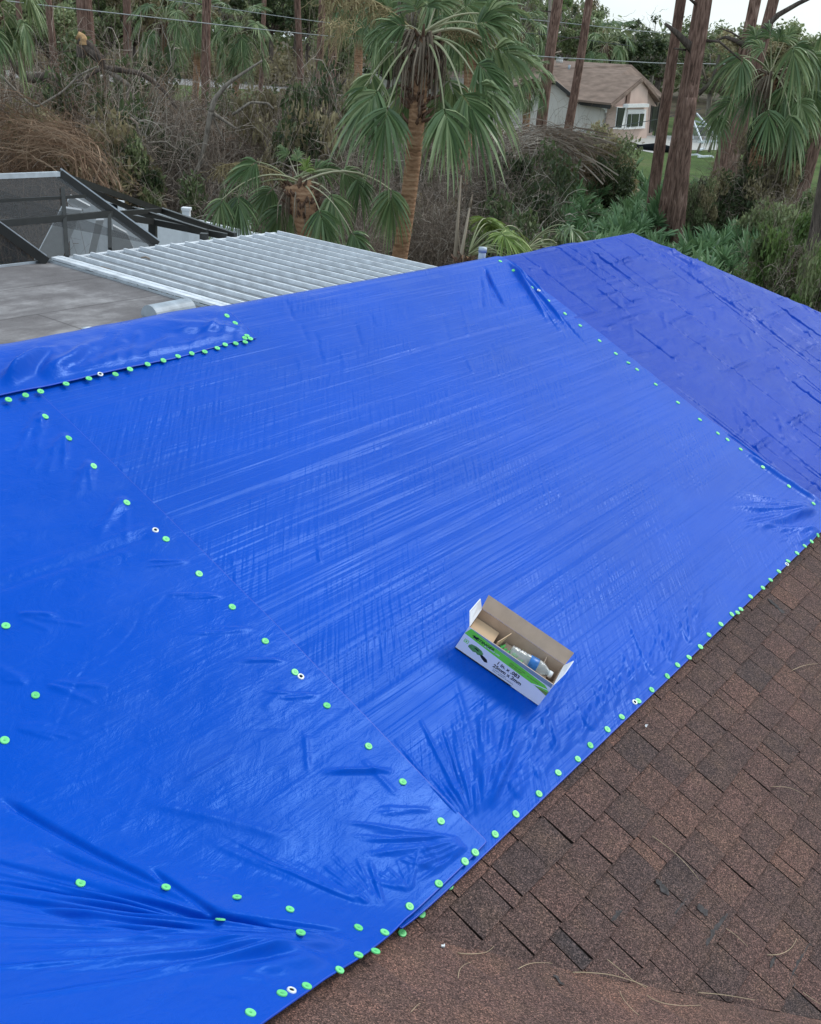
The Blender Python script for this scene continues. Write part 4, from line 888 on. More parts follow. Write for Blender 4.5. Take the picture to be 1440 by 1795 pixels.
def palm(crown_px, d, R, base_px, label, trunk_w=.32, n=26, kind='green', dead=10, els=(72, 50, 28, 5, -20, -45), seedst=0, cat='palm tree', grp='cabbage palms around the yard', boots=.8, skirt=0, az0=None, name='cabbage_palm', wind=None, custom=None):
    C = atd(*crown_px, d); g2 = atd(*base_px, d); dr = (g2-C); gz = C+dr*((0-C[2])/dr[2]); base = np.array([gz[0], gz[1], 0])
    root = empty(name, base, label, cat, grp); r = np.random.default_rng(int(crown_px[0]*7+crown_px[1]) % 9973); top = C-base
    b = MB(); k = 16; t = np.linspace(0, 1, k); bend = np.sin(t*PI)*.12*np.linalg.norm(top)*.3; pts = t[:, None]*top[None]+np.stack([bend*.6, 0*t, 0*t], 1)
    pts[0, 2] -= .1
    b.tube(pts, np.interp(t, [0, .06, .5, 1], [trunk_w*.68, trunk_w*.52, trunk_w*.48, trunk_w*.5]), 14); b.build('trunk', MT['palmtrunk'], root, True)
    if boots:
        b = MB()
        for i in range(int(46*boots)):
            a = i*2.39996; h = 1-r.uniform(0, .12*boots+.04); p = np.array([np.interp(h, t, pts[:, j]) for j in range(3)]); dv = np.array([math.cos(a), math.sin(a), 0]); el_ = r.uniform(.2, 1.1)
            l = r.uniform(.18, .4)*R/1.6; q0 = p+dv*trunk_w*.35; q1 = q0+l*(dv*math.cos(el_)+np.array([0, 0, math.sin(el_)])); b.tube([q0, (q0+q1)/2+dv*.03, q1], [.035, .03, .012], 4, r.uniform(.2, .9))
        b.build('boots', MT['boots'], root)
    s = R/1.75; mats = {'green': [MT['frond'], MT['petiole']], 'yellow': [MT['frondy'], MT['petiole']], 'dead': [MT['deadfrond'], MT['deadfrond']]}
    for i, q in enumerate(custom or []):      # fronds set one by one: hastula, tip, depth offset (m), yellowness
        hp, tp, do = q[0], q[1], q[2]; hs = atd(*hp, d-do)-base; tpw = atd(*tp, d-do*1.3)-base; L_ = np.linalg.norm(hs-top); t = np.linspace(0, 1, 9)[:, None]; st = top+r.normal(0, .05, 3)
        cp = (st+hs)/2+np.array([0, 0, L_*(.22 if hp[1] < crown_px[1] else .34)])*(0 if tp[1] < hp[1]-20 else 1); pth = (1-t)**2*st+2*t*(1-t)*cp+t*t*hs
        D = tpw-hs; Rl = np.linalg.norm(D)*1.12; D /= np.linalg.norm(D); vd = C/np.linalg.norm(C); vd = np.array([C[0], C[1], 0])/math.hypot(C[0], C[1]); Y = np.cross(D, vd+r.normal(0, .35, 3)); Y /= np.linalg.norm(Y)
        o_ = fan_frond(900+i+int(crown_px[0]), 0, R=Rl*1.02, nseg=30, span=1.25, grav=.5, young=.4, wseg=.024, path=pth, DY=(D, Y)).build('frond', mats['yellow' if len(q) > 3 else 'green'], root)
    for i in range(n):
        el = els[min(int(i/n*len(els)), len(els)-1)]; az = i*2.39996+r.normal(0, .25); v = int(r.integers(0, 3))
        if wind is not None: az = wind+r.normal(0, .85)
        gr = {0: .7}.get(0)
        me = frond_mesh(kind, el, v, mats[kind], curve=.9 if el > 0 else .6, grav=.4 if el > 40 else .75)
        child(me, 'frond', root, top+np.array([0, 0, .12*s*(el/45)]), az, s*r.uniform(.85, 1.12), (r.normal(0, .06), r.normal(0, .06)))
    if dead:
        b = MB()
        for i in range(dead*4):                # bare hanging stalks and shredded leaf bases
            a = r.uniform(0, 2*PI); dv = np.array([math.cos(a), math.sin(a), 0]); l = r.uniform(.35, 1.25)*s*(1+skirt); p = top+np.array([0, 0, r.uniform(-.3, .05)*s]); out = r.uniform(.15, .5)*s
            path = [p+dv*.1, p+dv*out*.7+[0, 0, .1*s], p+dv*out*1.1-[0, 0, l*.35], p+dv*out*1.15-[0, 0, l]]; b.tube(path, np.array([.03, .026, .018, .006])*s, 4, r.uniform(.1, 1))
        b.build('hanging_stalks', MT['deadfrond'], root)
    if skirt:
        for i in range(int(10*skirt)):
            me = frond_mesh('dead', -62, i % 3, mats['dead'], curve=.3, grav=.6, span=1.6); child(me, 'dead_frond', root, top-[0, 0, .15], r.uniform(0, 6.28), s*r.uniform(.7, 1))
    for a, l, up in (seedst or []):
        b = MB(); dv = np.array([math.cos(a), math.sin(a), 0]); k = 10; t = np.linspace(0, 1, k); path = top[None]+np.outer(t*l, dv)+np.outer(np.sin(t*PI*.62)*up-t*t*.15, [0, 0, 1]); b.tube(path, np.linspace(.018, .006, k), 4, .6)
        for j in range(190):
            tt = r.uniform(.25, 1); p = np.array([np.interp(tt, t, path[:, c]) for c in range(3)]); m = 5; q = [p]; dd = r.normal(0, 1, 3); dd[2] = -abs(dd[2])*.6-.3; dd /= np.linalg.norm(dd)
            for w_ in range(m): p = p+dd*.07*l/1.4; dd = dd+r.normal(0, .35, 3)-[0, 0, .15]; dd /= np.linalg.norm(dd); q.append(p)
            b.tube(q, .0030*max(1, l), 3, r.random(), cap=False)
        b.build('seed_stalk', MT['seed'], root)
    return root
def leafquads(r, P, size, flat=.35):
    n = len(P); a = r.normal(0, 1, (n, 3)); a /= np.linalg.norm(a, axis=1)[:, None]; c = r.normal(0, 1, (n, 3)); c[:, 2] *= flat; c -= (c*a).sum(1)[:, None]*a; c /= np.linalg.norm(c, axis=1)[:, None]
    s = size*r.uniform(.6, 1.3, n)[:, None]
    return np.stack([P-a*s, P+c*s*.5, P+a*s, P-c*s*.5], 1)
def crown(seed, n, R, Hc, size, lumps=26, gap=.5, low=.1):
    """leaf cloud centred over (0,0,0..Hc): lumps around limbs, with gaps."""
    r = np.random.default_rng(seed); L_ = r.normal(0, 1, (lumps, 3)); L_ /= np.linalg.norm(L_, axis=1)[:, None]; L_ *= r.uniform(.35, 1, (lumps, 1))
    L_ = L_*[R, R, Hc/2]+[0, 0, Hc/2]; k = r.integers(0, lumps, n); sp = r.normal(0, 1, (n, 3)); sp /= np.linalg.norm(sp, axis=1)[:, None]; sp *= (r.random((n, 1))**.5)
    ls = r.uniform(.2, .42, lumps)[k][:, None]*gap*2
    P = L_[k]+sp*ls*[R, R, Hc*.5]*.75; lt = r.uniform(.25, .75, lumps)[k]
    tone = np.clip(lt+r.normal(0, .16, n), 0, 1); b = MB(); b.quads(leafquads(r, P, size), tone); return b, L_
def limbs(b, r, L_, base, rad, n, sides=5):
    for i in range(min(n, len(L_))):
        e = L_[i]; m = (base+e)/2+r.normal(0, .12*np.linalg.norm(e-base), 3); m2 = base+(e-base)*.75+r.normal(0, .08*np.linalg.norm(e-base), 3); b.tube([base, m, m2, e], [rad, rad*.6, rad*.35, rad*.12], sides, r.uniform(.3, .7))
TREES = {}
def tree_lib():
    for v in range(5):
        b, L_ = crown(100+v, 5200, 2.6, 4.6, .13, 30, .55); cm = mesh_only(b, 'crown', [MT['leafm']])
        r = np.random.default_rng(v); b = MB(); b.tube([(0, 0, -.2), (.1, 0, 1.5), (0, .1, 3.4)], [.2, .16, .12], 7); limbs(b, r, L_+[0, 0, 2.6], np.array([0, .1, 3.0]), .09, 14); TREES[('full', v)] = (cm, mesh_only(b, 'trunk', [MT['bark_grey']], True))
        b, L_ = crown(200+v, 1500, 2.4, 4.6, .12, 26, .32); cm = mesh_only(b, 'crown', [MT['leafb']])
        r = np.random.default_rng(50+v); b = MB(); b.tube([(0, 0, -.2), (.15, 0, 1.5), (0, .1, 3.4)], [.18, .15, .11], 7); limbs(b, r, L_+[0, 0, 2.6], np.array([0, .1, 3.0]), .08, 26)
        for j in range(120):
            e = L_[r.integers(0, 26)]+[0, 0, 2.6]+r.normal(0, .35, 3); d = r.normal(0, 1, 3); d /= np.linalg.norm(d); q = [e]
            for w_ in range(4): e = e+d*.28; d = d+r.normal(0, .4, 3); d /= np.linalg.norm(d); q.append(e)
            b.tube(q, [.016, .013, .010, .007, .004], 3, r.random(), cap=False)
        TREES[('sparse', v)] = (cm, mesh_only(b, 'trunk', [MT['bark_pale']], True))
tree_lib()
def setmat(o, m): o.material_slots[0].link = 'OBJECT'; o.material_slots[0].material = m
def tree(px, d, h, w, kind, v, label, grp, mat='leafm', name='tree', bark=None):
    p = atz(px, 400, 0); a = atd(px, 300, d); base = np.array([a[0], a[1], 0]); root = empty(name, base, label, 'tree', grp, rotz=v*1.7+px*.01)
    cm, tm = TREES[(kind, v % 5)]; s = (w/2.6, w/2.6, h/7.2); c = child(cm, 'crown', root, (0, 0, 2.6*h/7.2), 0, s); setmat(c, MT[mat]); t = child(tm, 'trunk', root, (0, 0, 0), 0, s)
    return root
def pine(p1, p2, d, w, label, grp='tall pine trunks', h=17, d2=None, mat='bark_pine', stubs=3, name='pine_tree', crown_=True, broken=False, extra=None):
    A = atd(*p1, d); B_ = atd(*p2, d); dr = (A-B_)/(A-B_)[2]; base = B_-dr*B_[2]; root = empty(name, base, label, 'tree', grp); r = np.random.default_rng(int(p1[0]*3+p2[0]))
    hh = h if not broken else (A[2]); top = dr*hh; k = 22; t = np.linspace(0, 1, k); pts = t[:, None]*top[None]; pts[:, 0] += np.sin(t*PI*1.3)*r.normal(0, .10); pts[0] -= dr*.2
    w = w*.88; rad = w/2*np.interp(t, [0, .04, .4, 1], [1.3, 1.08, .95, .45 if not broken else .8])*(1+r.normal(0, .025, k)); b = MB(); b.tube(pts, rad, 12); 
    b.build('trunk', MT[mat], root, True)
    b = MB(); ns = 0
    for i in range(stubs):
        z = r.uniform(.25, .9)*hh; a = r.uniform(0, 6.28); dv = np.array([math.cos(a), math.sin(a), r.uniform(-.2, .5)]); q = dr*z; l = r.uniform(.3, 1.4)
        b = MB(); b.tube([q, q+dv*l*.5, q+dv*l+[0, 0, -.1*l]], [.05, .035, .015], 5, .4); b.build('branch_stub', MT['bark_grey'], root)
    if broken:
        b = MB()
        for i in range(12):
            a = i*.52; dv = np.array([math.cos(a), math.sin(a), 0])*w*.3; q = top+dv; b.tube([q-[0, 0, .2], q+[0, 0, r.uniform(.05, .5)]], [w*.12, .01], 4)
        b.build('splintered_top', MT['bark_pine'], root)
    elif crown_:
        c = child(PCR[int(r.integers(0, 3))], 'crown', root, top*.82, r.uniform(0, 6), 1.0*h/17)
    if extra: extra(root, base)
    return root
PCR = []
for v in range(3):
    r = np.random.default_rng(300+v); b = MB(); 
    for i in range(16):
        a = r.uniform(0, 6.28); z = r.uniform(-1.5, 2.6); l = r.uniform(1.0, 2.6)*(1-.2*z/2.6); p = np.array([0, 0, z]); d_ = np.array([math.cos(a), math.sin(a), .25]); e = p+d_*l; b.tube([p, (p+e)/2+[0, 0, -.1], e], [.06, .04, .015], 4, .4, 1)
        for j in range(5):
            c_ = p+d_*l*r.uniform(.5, 1.05)+r.normal(0, .18, 3); m = 70; D = r.normal(0, 1, (m, 3)); D /= np.linalg.norm(D, axis=1)[:, None]; s_ = np.cross(D, r.normal(0, 1, (m, 3))); s_ /= np.linalg.norm(s_, axis=1)[:, None]; l2 = r.uniform(.12, .26, (m, 1)); w2 = .012
            b.quads(np.stack([c_-s_*w2, c_+s_*w2, c_+D*l2+s_*w2*.4, c_+D*l2-s_*w2*.4], 1), np.clip(r.normal(.5, .2, m), 0, 1))
    PCR.append(mesh_only(b, 'crown', [MT['needle'], MT['bark_grey']]))
# dead brush clumps: arching, forking bare stems
BR = []
def brush(seed, n, R, Hh, arch=1.0, rad=.012, side=None):
    r = np.random.default_rng(seed); b = MB()
    for i in range(n):
        p = np.array([*(r.normal(0, .38, 2)*R), r.uniform(0, .4)*Hh]); a = r.uniform(0, 6.28) if side is None else side+r.normal(0, .35); d = np.array([math.cos(a)*.5, math.sin(a)*.5, 1.2 if side is None else .7]); d /= np.linalg.norm(d)
        k = int(r.integers(6, 11)); st = Hh*r.uniform(.08, .2); q = [p]; ra = rad*r.uniform(.5, 1.6)
        for j in range(k):
            d = d+r.normal(0, .22, 3)+[0, 0, -.10*arch*j*.35]; d /= np.linalg.norm(d); p = p+d*st; p[2] = max(p[2], .02); q.append(p)
        tone = float(np.clip(r.normal(.42, .24), 0, 1)); b.tube(q, np.linspace(ra, ra*.35, len(q)), 3, tone, cap=False)
        for j in range(3):
            s0 = q[int(r.integers(2, len(q)-1))]; dd = r.normal(0, 1, 3); dd[2] = abs(dd[2])*.5; dd /= np.linalg.norm(dd); qq = [s0]
            for w_ in range(4): s0 = s0+dd*st*.7; dd = dd+r.normal(0, .35, 3)-[0, 0, .08]; dd /= np.linalg.norm(dd); qq.append(s0)
            b.tube(qq, np.linspace(ra*.55, ra*.25, 5), 3, tone+.08, cap=False)
    return b
def norm1(mb, pr=92, ph=96):
    V = np.concatenate(mb.v); rr = np.percentile(np.hypot(V[:, 0], V[:, 1]), pr); hh = np.percentile(V[:, 2], ph); mb.v = [q/[rr, rr, hh] for q in mb.v]; return mb
BRP = [mesh_only(norm1(brush(440+v, 30, 1.4, 2.2, .8, .017)), 'bare_branches', [MT['twigp']]) for v in range(3)]
for v in range(5): BR.append(mesh_only(norm1(brush(400+v, 190, 1.5, 2.2, rad=.010)), 'dead_brush', [MT['twig']]))
VN = [mesh_only(norm1(brush(420+v, 260, 1.3, 2.4, 2.2, .009, 2.9)), 'vine_mass', [MT['vine']]) for v in range(2)]
SH = []
for v in range(4):
    b, L_ = crown(500+v, 5200, 1.25, 1.9, .062, 22, .6); SH.append(mesh_only(norm1(b), 'foliage', [MT['leafd']]))
BRN = {}
def bush(px, py, d, w, h, kinds, label, grp, name='shrub', cat='shrub', z0=0):
    """kinds: list of ('leaf', mat, v) or ('brush', v) or ('vine', v, rz); px,py = centre of its base line in the photo"""
    a = atd(px, py, d); root = empty(name, (a[0], a[1], z0), label, cat, grp, rotz=0)
    for k in kinds:
        if k[0] == 'leaf': o = child(SH[k[2] % 4], 'foliage', root, (0, 0, 0), k[2]*1.3+px, (w*.5, w*.5, h)); setmat(o, MT[k[1]])
        elif k[0] == 'brush': o = child(BR[k[1] % 5], 'stems', root, (0, 0, -.05), k[1]*2.1+px, (w*.5, w*.5, h)); setmat(o, MT[k[2] if len(k) > 2 else 'twig'])
        elif k[0] == 'pale': o = child(BRP[k[1] % 3], 'bare_branches', root, (0, 0, -.05), k[1]*2.1+px, (w*.55, w*.55, h*1.05))
        elif k[0] == 'vine': o = child(VN[k[1] % 2], 'vines', root, (0, 0, -.05), k[2], (w*.5, w*.5, h))
    return root

rv = np.random.default_rng(77)
def hor(x): return 77+.0913*(x-720)
def ztop(x, y, d): return H-(y-hor(x))/F*d*1.0
# ------------------------------------------------------------------ neighbour's house
P0 = atz(1057, 246, 0); gd = np.array([-.9, .44, 0]); gd /= np.linalg.norm(gd); hd = np.array([gd[1], -gd[0], 0])
def onplane(o, a, x, y):                   # pixel -> point on the vertical plane through o along a
    n = np.cross(a, [0, 0, 1.0]); d = ray(x, y); c = np.array([0, 0, H]); return c+d*(((o-c)@n)/(d@n))
nh = empty('neighbour_house', P0, 'pink stucco house, side wall greyed for shade, with brown shingle roof beyond the lawn', 'house')
def nb(name, polys, mat, th=None, n=None, parent=nh):
    b = MB()
    for P in polys:
        P = np.array(P)-P0; k = len(P)
        if th is None: b.add(P, [list(range(k))])
        else: b.add(np.concatenate([P, P+np.asarray(n)*th]), [list(range(k)), list(range(k, 2*k))[::-1]]+[[i, (i+1) % k, (i+1) % k+k, i+k] for i in range(k)])
    return b.build(name, mat, parent)
MT['pink'] = simple('pink_stucco', (.6, .45, .38), .9, .2, var=.06, scale=.8); MT['greyw'] = simple('grey_and_shaded_stucco', (.62, .585, .53), .9, .2, var=.06, scale=.8)
MT['roofn'] = simple('far_brown_shingle', (.205, .15, .12), .95, .15, var=.28, scale=1.4); MT['glass'] = simple('dark_glass', (.02, .024, .028), .12, .6)
g = lambda x, y, off=0: onplane(P0-gd*off, hd, x, y); w_ = lambda x, y, off=0: onplane(P0-hd*off, gd, x, y)
eR = g(1152, 186); wd_ = (eR-P0)@hd; EZ = g(1070, 184)[2]
pk = g(1124, 140); base = lambda t: P0+hd*t
nb('gable_wall', [[base(0), base(wd_), base(wd_)+[0, 0, eR[2]], pk, P0+[0, 0, EZ]]], MT['pink'], .2, gd)
wl = w_(1018, 180); a1 = w_(975, 146); LWd = 21.0
nb('side_wall', [[P0, P0+[0, 0, EZ], wl, a1, w_(940, 150), P0+gd*LWd+[0, 0, w_(940, 150)[2]], P0+gd*LWd]], MT['greyw'], .2, hd)  # grey in place of pink puts this side's shade into the colour
rise = g(1127, 137, .5); ov = np.array([0, 0, .12]); up_ = [0, 0, .16]
eL = g(1074, 183.5, .5)-hd*.35; eRr = g(1161, 179, .5)
rb_ = rise+gd*((np.array(w_(1012, 127)-P0)@gd)*1.0+6)
vl = eL+gd*((wl-P0)@gd+.4)
nb('gable_roof', [[eL, rise, rise+gd*11.5, vl]], MT['roofn'], .14, (0, 0, 1)); nb('gable_roof', [[rise, eRr, eRr+gd*11.5, rise+gd*11.5]], MT['roofn'], .14, (0, 0, 1))
m0, m1 = atd(965, 104, 96), atd(1108, 112.5, 94); ra = w_(975, 141, .4); rl = w_(1018, 176.5, .4)
hipR = atd(1175, 176, 93); pL = atd(880, 98, 103)
nb('main_roof', [[rl, rise+gd*8, m1, m0, ra]], MT['roofn'], .12, (0, 0, -1)); nb('main_roof', [[ra, m0, pL, w_(880, 150, .4)]], MT['roofn'], .12, (0, 0, -1)); nb('main_roof', [[rise+gd*8, rise+gd*2, hipR, m1]], MT['roofn'], .12, (0, 0, -1))
nb('rear_roof', [[m1, m0, m0+hd*9-[0, 0, 2.3], m1+hd*9-[0, 0, 2.3]]], MT['roofn'], .12, (0, 0, -1))
for a, c in ((ra, rl), (rl, eL)):
    b = MB(); b.bar(a-P0-[0, 0, .12], c-P0-[0, 0, .12], .06, .26); b.build('dark_fascia', MT['bronze'], nh)
for a, c in ((eL, rise), (rise, eRr)):
    b = MB(); b.bar(a-P0-[0, 0, .06]-gd*.05, c-P0-[0, 0, .06]-gd*.05, .08, .2); b.build('rake_board', MT['roofn'], nh)
b = MB(); gA = w_(1033, 178, .5); gB = w_(1072, 183, .5); b.bar(gA-P0, gB-P0, .14, .14); b.build('gutter', MT['fascia'], nh)
b = MB(); A = w_(1057, 187, .3)-P0; b.tube([A, w_(1063, 191, .1)-P0, w_(1062.5, 196, .06)-P0], .09, 6); b.build('downspout', MT['fascia'], nh)
nb('gable_panel', [[g(1104, 182, .35), g(1135.5, 181, .35), g(1136.5, 157, .35), g(1127, 142, .35), g(1107, 157, .35)]], MT['pink'], .25, gd)
# bay window
def bayq(name, q, mat, off, th=.1, par=nh): return nb(name, [[g(x, y, off) for x, y in q]], mat, th, gd, par)
bayq('bay_wall', [(1074, 247), (1134, 241), (1137, 186), (1083, 186)], MT['pink'], .7, .7)
wf = bayq('window', [(1096, 226), (1131.5, 223), (1134, 191), (1102, 191)], MT['fascia'], .8, .1); wf['label'] = 'white framed bay window with a half lowered shutter'
bayq('pane', [(1100, 222), (1106, 221.5), (1108, 199), (1102.5, 199.5)], MT['glass'], .86, .05, wf); bayq('pane', [(1108, 221.5), (1119, 220.5), (1121.5, 198.6), (1110, 199)], MT['glass'], .86, .05, wf); bayq('pane', [(1121.5, 220.3), (1127, 220), (1130.5, 198.2), (1124, 198.5)], MT['glass'], .86, .05, wf)
bayq('shutter_box', [(1101, 188), (1138.5, 187), (1139, 181), (1103, 182)], MT['fascia'], 1.05, .4)
bayq('sill', [(1094, 226.5), (1132, 224), (1132, 222.6), (1094, 225)], MT['fascia'], 1.0, .2)
sw = bayq('window', [(1079, 223.5), (1094, 225), (1100, 188), (1083, 186.5)], MT['fascia'], .74, .05); bayq('pane', [(1081, 222), (1090, 223), (1097, 188.6), (1085, 187.8)], MT['glass'], .8, .05, sw)
bayq('sill', [(1077, 225), (1094, 226.5), (1094, 224.6), (1078, 223.3)], MT['fascia'], .9, .1)
bayq('meter_box', [(1062, 222), (1067, 222.4), (1068.5, 217), (1064, 216.7)], MT['dark'], .2, .15)
bayq('sliding_door', [(1139, 232), (1148, 229), (1155, 186), (1143, 185)], MT['glass'], .05, .04)
for x0, y0, x1, y1 in ((1147, 245, 1157, 180), (1139, 232, 1143, 184)):
    b = MB(); b.bar(g(x0, y0, .3)-P0, g(x1, y1, .3)-P0, .09, .09, upv=gd); b.build('lanai_post', MT['bronze'], nh)
b = MB(); c_ = atd(981, 109, 92)-P0; b.tube([c_, c_+[0, 0, .3]], .28, 10); b.tube([c_+[0, 0, .3], c_+[0, 0, .42]], [.34, .05], 10); b.build('turbine_vent', MT['fascia'], nh, True)
b = MB(); c_ = atd(998, 119, 90)-P0; b.tube([c_-[0, 0, .2], c_+[0, 0, .25]], .09, 8); b.build('plumbing_vent', MT['galv'], nh, True)
sheet('patio_slab', [g(1105, 243, 1.2)*[1, 1, 0]+[0, 0, .03], atz(1150, 262, .03), atz(1290, 262, .03), atz(1275, 238, .03), base(wd_)+[0, 0, .03], base(wd_*.7)+[0, 0, .03]], MT['concrete'], .03)
sheet('house_kerb_strip', [atz(1045, 245, .025), atz(1100, 258, .025), atz(1150, 268, .025), atz(1152, 262, .025), atz(1095, 250, .025), P0-gd*.05+[0, 0, .025]], MT['concrete'], .025)
b = MB(); A = atz(1112, 256, .15); b.tube([(0, 0, 0), (1.5, -.5, .12), (3.0, -1.2, .05)], [.1, .3, .12], 7); o = b.build('black_tarp_heap', MT['dark'], None, True); o.location = A; tag(o, 'crumpled black sheet lying on the patio edge by the pink house', 'plastic sheet')
b = MB(); A = atz(1080, 247, .1)
for i in range(14): q = rv.normal(0, .5, 3)*[1, .4, .1]; b.tube([q, q+rv.normal(0, .5, 3)*[1, 1, .3]], .05, 4, rv.random())
o = b.build('debris_pile', MT['twig']); o.location = A; tag(o, 'low pile of broken twigs at the foot of the bay window', 'debris')
# collapsed cage right of the house
cc = empty('collapsed_cage', atz(1240, 258, 0), 'collapsed white and dark pool cage frame on the far patio behind the pine trunks', 'pool cage'); c0 = atz(1240, 258, 0)
for a, c, da, dc, m in (((1216, 210), (1232, 250), 78, 76, 'alu'), ((1222, 198), (1262, 245), 79, 76, 'alu'), ((1200, 205), (1255, 222), 80, 80, 'alu'), ((1214, 220), (1254, 221), 80, 79, 'vinyl'), ((1207, 190), (1215, 243), 79, 78, 'alu'), ((1190, 186), (1208, 192), 80, 80, 'vinyl'), ((1192, 196), (1206, 200), 80, 80, 'vinyl'), ((1196, 182), (1196, 205), 80, 80, 'vinyl'), ((1225, 248), (1262, 246), 74, 74, 'vinyl'), ((1232, 215), (1270, 262), 81, 79, 'bronze')):
    b = MB(); b.bar(atd(*a, da)-c0, atd(*c, dc)-c0, .09, .09); b.build('bent_beam', MT[m], cc)
b = MB(); q = [atd(x, y, dd_)-c0 for x, y, dd_ in ((1212, 222, 80), (1262, 222, 82), (1268, 244, 80), (1215, 244, 79))]; b.add(q, [[0, 1, 2, 3]]); b.build('torn_screen', MT['screen'], cc)
for x, y, l, t_, lb in ((1240, 275, 1.3, .3, 'bent white gutter piece lying on the lawn beside the big pines'), (1218, 272, .8, -.5, 'white pipe scrap on the lawn just right of the big pines'), (1232, 262, .9, .9, 'pale board scrap in front of the collapsed cage')):
    A = atz(x, y, .12); b = MB(); b.bar((-l/2, 0, 0), (l*.2, 0, .1), .16, .1); b.bar((l*.2, 0, .1), (l/2, .4, .0), .16, .1); o = b.build('gutter_scrap', MT['vinyl']); o.location = A; o.rotation_euler = (0, 0, t_); tag(o, lb, 'scrap', 'white scraps on the far lawn')
for x, y, lb in ((1222, 262, 'left'), (1243, 258, 'right')):
    A = atz(x, y+8, 0); b = MB(); b.tube([(0, 0, 0), (.1, 0, .6), (.25, .05, 1.15)], [.09, .08, .06], 6); o = b.build('snapped_stake', MT['bark_pale'], None, True); o.location = A; tag(o, '%s pale snapped stake in front of the collapsed cage' % lb, 'stake', 'snapped stakes')
# tree stump debris on the lawn
for x, y, s_, lb in ((1375, 283, .5, 'small pale split stump on the lawn right of the right-hand palm'), (1400, 276, .6, 'dark brush heap on the lawn near the right frame edge')):
    A = atz(x, y, 0); b = MB()
    for i in range(22): q = rv.normal(0, .35, 3)*[1, 1, .4]*s_*2; q[2] = abs(q[2]); b.tube([q, q+rv.normal(0, .5, 3)*s_*[1, 1, .8]], .05, 4, rv.random())
    o = b.build('brush_heap', MT['splinter'] if s_ == .5 else MT['twig']); o.location = A; tag(o, lb, 'debris')
# low brown roofed house far left of the tall palm
B0 = atz(660, 160, 0); bh = empty('far_house', B0, 'low brown roofed house half hidden behind the tall palm, across the road', 'house')
A, B_ = atd(622, 128, 128), atd(860, 150, 118)
b = MB(); hh = A[2]; bk = np.array([-.05, 1, 0])
b.box(((A+B_)/2*[1, 1, 0]+[0, 0, hh/2-.1])-B0+bk*4.4, (np.linalg.norm(B_-A)-1, 8, hh-.2), np.stack([(B_-A)/np.linalg.norm(B_-A), bk, [0, 0, 1]], 1)); b.build('wall', MT['greyw'], bh)
b = MB(); r0, r1 = A+(B_-A)*.14+bk*4.5+[0, 0, 1.9], B_+bk*4.5+[0, 0, 1.9]
V = [A, B_, r1, r0, A+bk*9, B_+bk*9]; b.add(np.array(V)-B0, [[0, 1, 2, 3], [3, 2, 5, 4], [0, 3, 4]]); b.build('roof', MT['roofn'], bh)
b = MB(); b.bar(A-B0-[0, 0, .1], B_-B0-[0, 0, .1], .05, .22); b.build('fascia', MT['fascia'], bh)

# ------------------------------------------------------------------ utility lines and pole
MT['wire'] = simple('utility_wire', (.4, .42, .42), .6, .3); MT['wired'] = simple('dark_wire', (.1, .11, .11), .6, .3)
def wire(pts, d, r, label, mat='wire'):
    P = np.array([atd(x, y, dd) for (x, y), dd in zip(pts, d)]); t = np.linspace(0, len(P)-1, 30); q = np.stack([np.interp(t, range(len(P)), P[:, i]) for i in range(3)], 1); o_ = q.mean(0); b = MB(); b.tube(q-o_, r, 5); o = b.build('utility_line', MT[mat], None, True); o.location = o_; tag(o, label, 'utility line', 'overhead utility lines')
wire([(-300, -36), (75, 8), (480, 53), (720, 76), (960, 99), (1160, 110), (1330, 112)], [44, 46, 49, 51, 53, 56, 60], .019, 'lowest long pale wire running from the upper left past the tall palm to the pines')
wire([(200, -14), (380, 11), (480, 26), (560, 37), (720, 52)], [60]*5, .017, 'short upper wire above the long one, left of the tall palm')
wire([(860, 27), (960, 36), (1120, 53), (1180, 58)], [70, 70, 70, 72], .02, 'thin wire crossing above the roof of the pink house')
wire([(860, 52), (960, 60), (1110, 80)], [80]*3, .018, 'faint wire just above the ridge of the pink house', 'wired')
wire([(990, 232), (1060, 225), (1160, 207), (1230, 190)], [60, 60, 60, 60], .018, 'sagging wire in front of the bay window', 'wired')
b = MB(); A, B_ = atd(965, 0, 74), atd(957, 190, 74); dr = (A-B_)/(A-B_)[2]; bs = B_-dr*B_[2]; b.tube([(0, 0, -.1), dr*9.5], [.14, .10], 10); b.box(dr*9+[0, 0, 0], (1.6, .1, .12)); o = b.build('utility_pole', MT['bark_pale'], None, True); o.location = bs; tag(o, 'thin pale utility pole just left of the pine trunks before the house', 'utility pole')

# ------------------------------------------------------------------ palms
CF = [((711, 44), (656, 36), .3), ((665, 47), (655, 92), .1), ((662, 158), (604, 232), .6), ((680, 187), (662, 278), .9), ((655, 128), (632, 196), -.3), ((836, 41), (912, 26), .2), ((868, 84), (952, 112), .3), ((838, 111), (896, 158), .5), ((839, 146), (896, 210), .6), ((811, 165), (866, 250), .9), ((779, 190), (802, 272), 1.1), ((773, 168), (756, 255), -.7), ((748, 12), (752, -52), 0), ((730, 18), (702, -44), .3), ((765, 8), (806, -48), -.2), ((815, 10), (884, -22), -.4), ((850, 24), (925, 6), .0), ((682, 72), (662, 118), -.6), ((718, 140), (702, 226), -.9), ((788, 140), (812, 222), -.9), ((690, 20), (640, -20), -.4), ((800, 60), (860, 84), -.5), ((640, 150), (612, 205), .0)]
palm((741, 66), 20.5, 1.55, (690, 470), 'tall leaning cabbage palm in the middle with a ringed orange trunk and wide crown', .31, 0, dead=30, boots=2.0, custom=CF, seedst=[(3.0, 1.9, .7), (.2, 1.3, .3)])
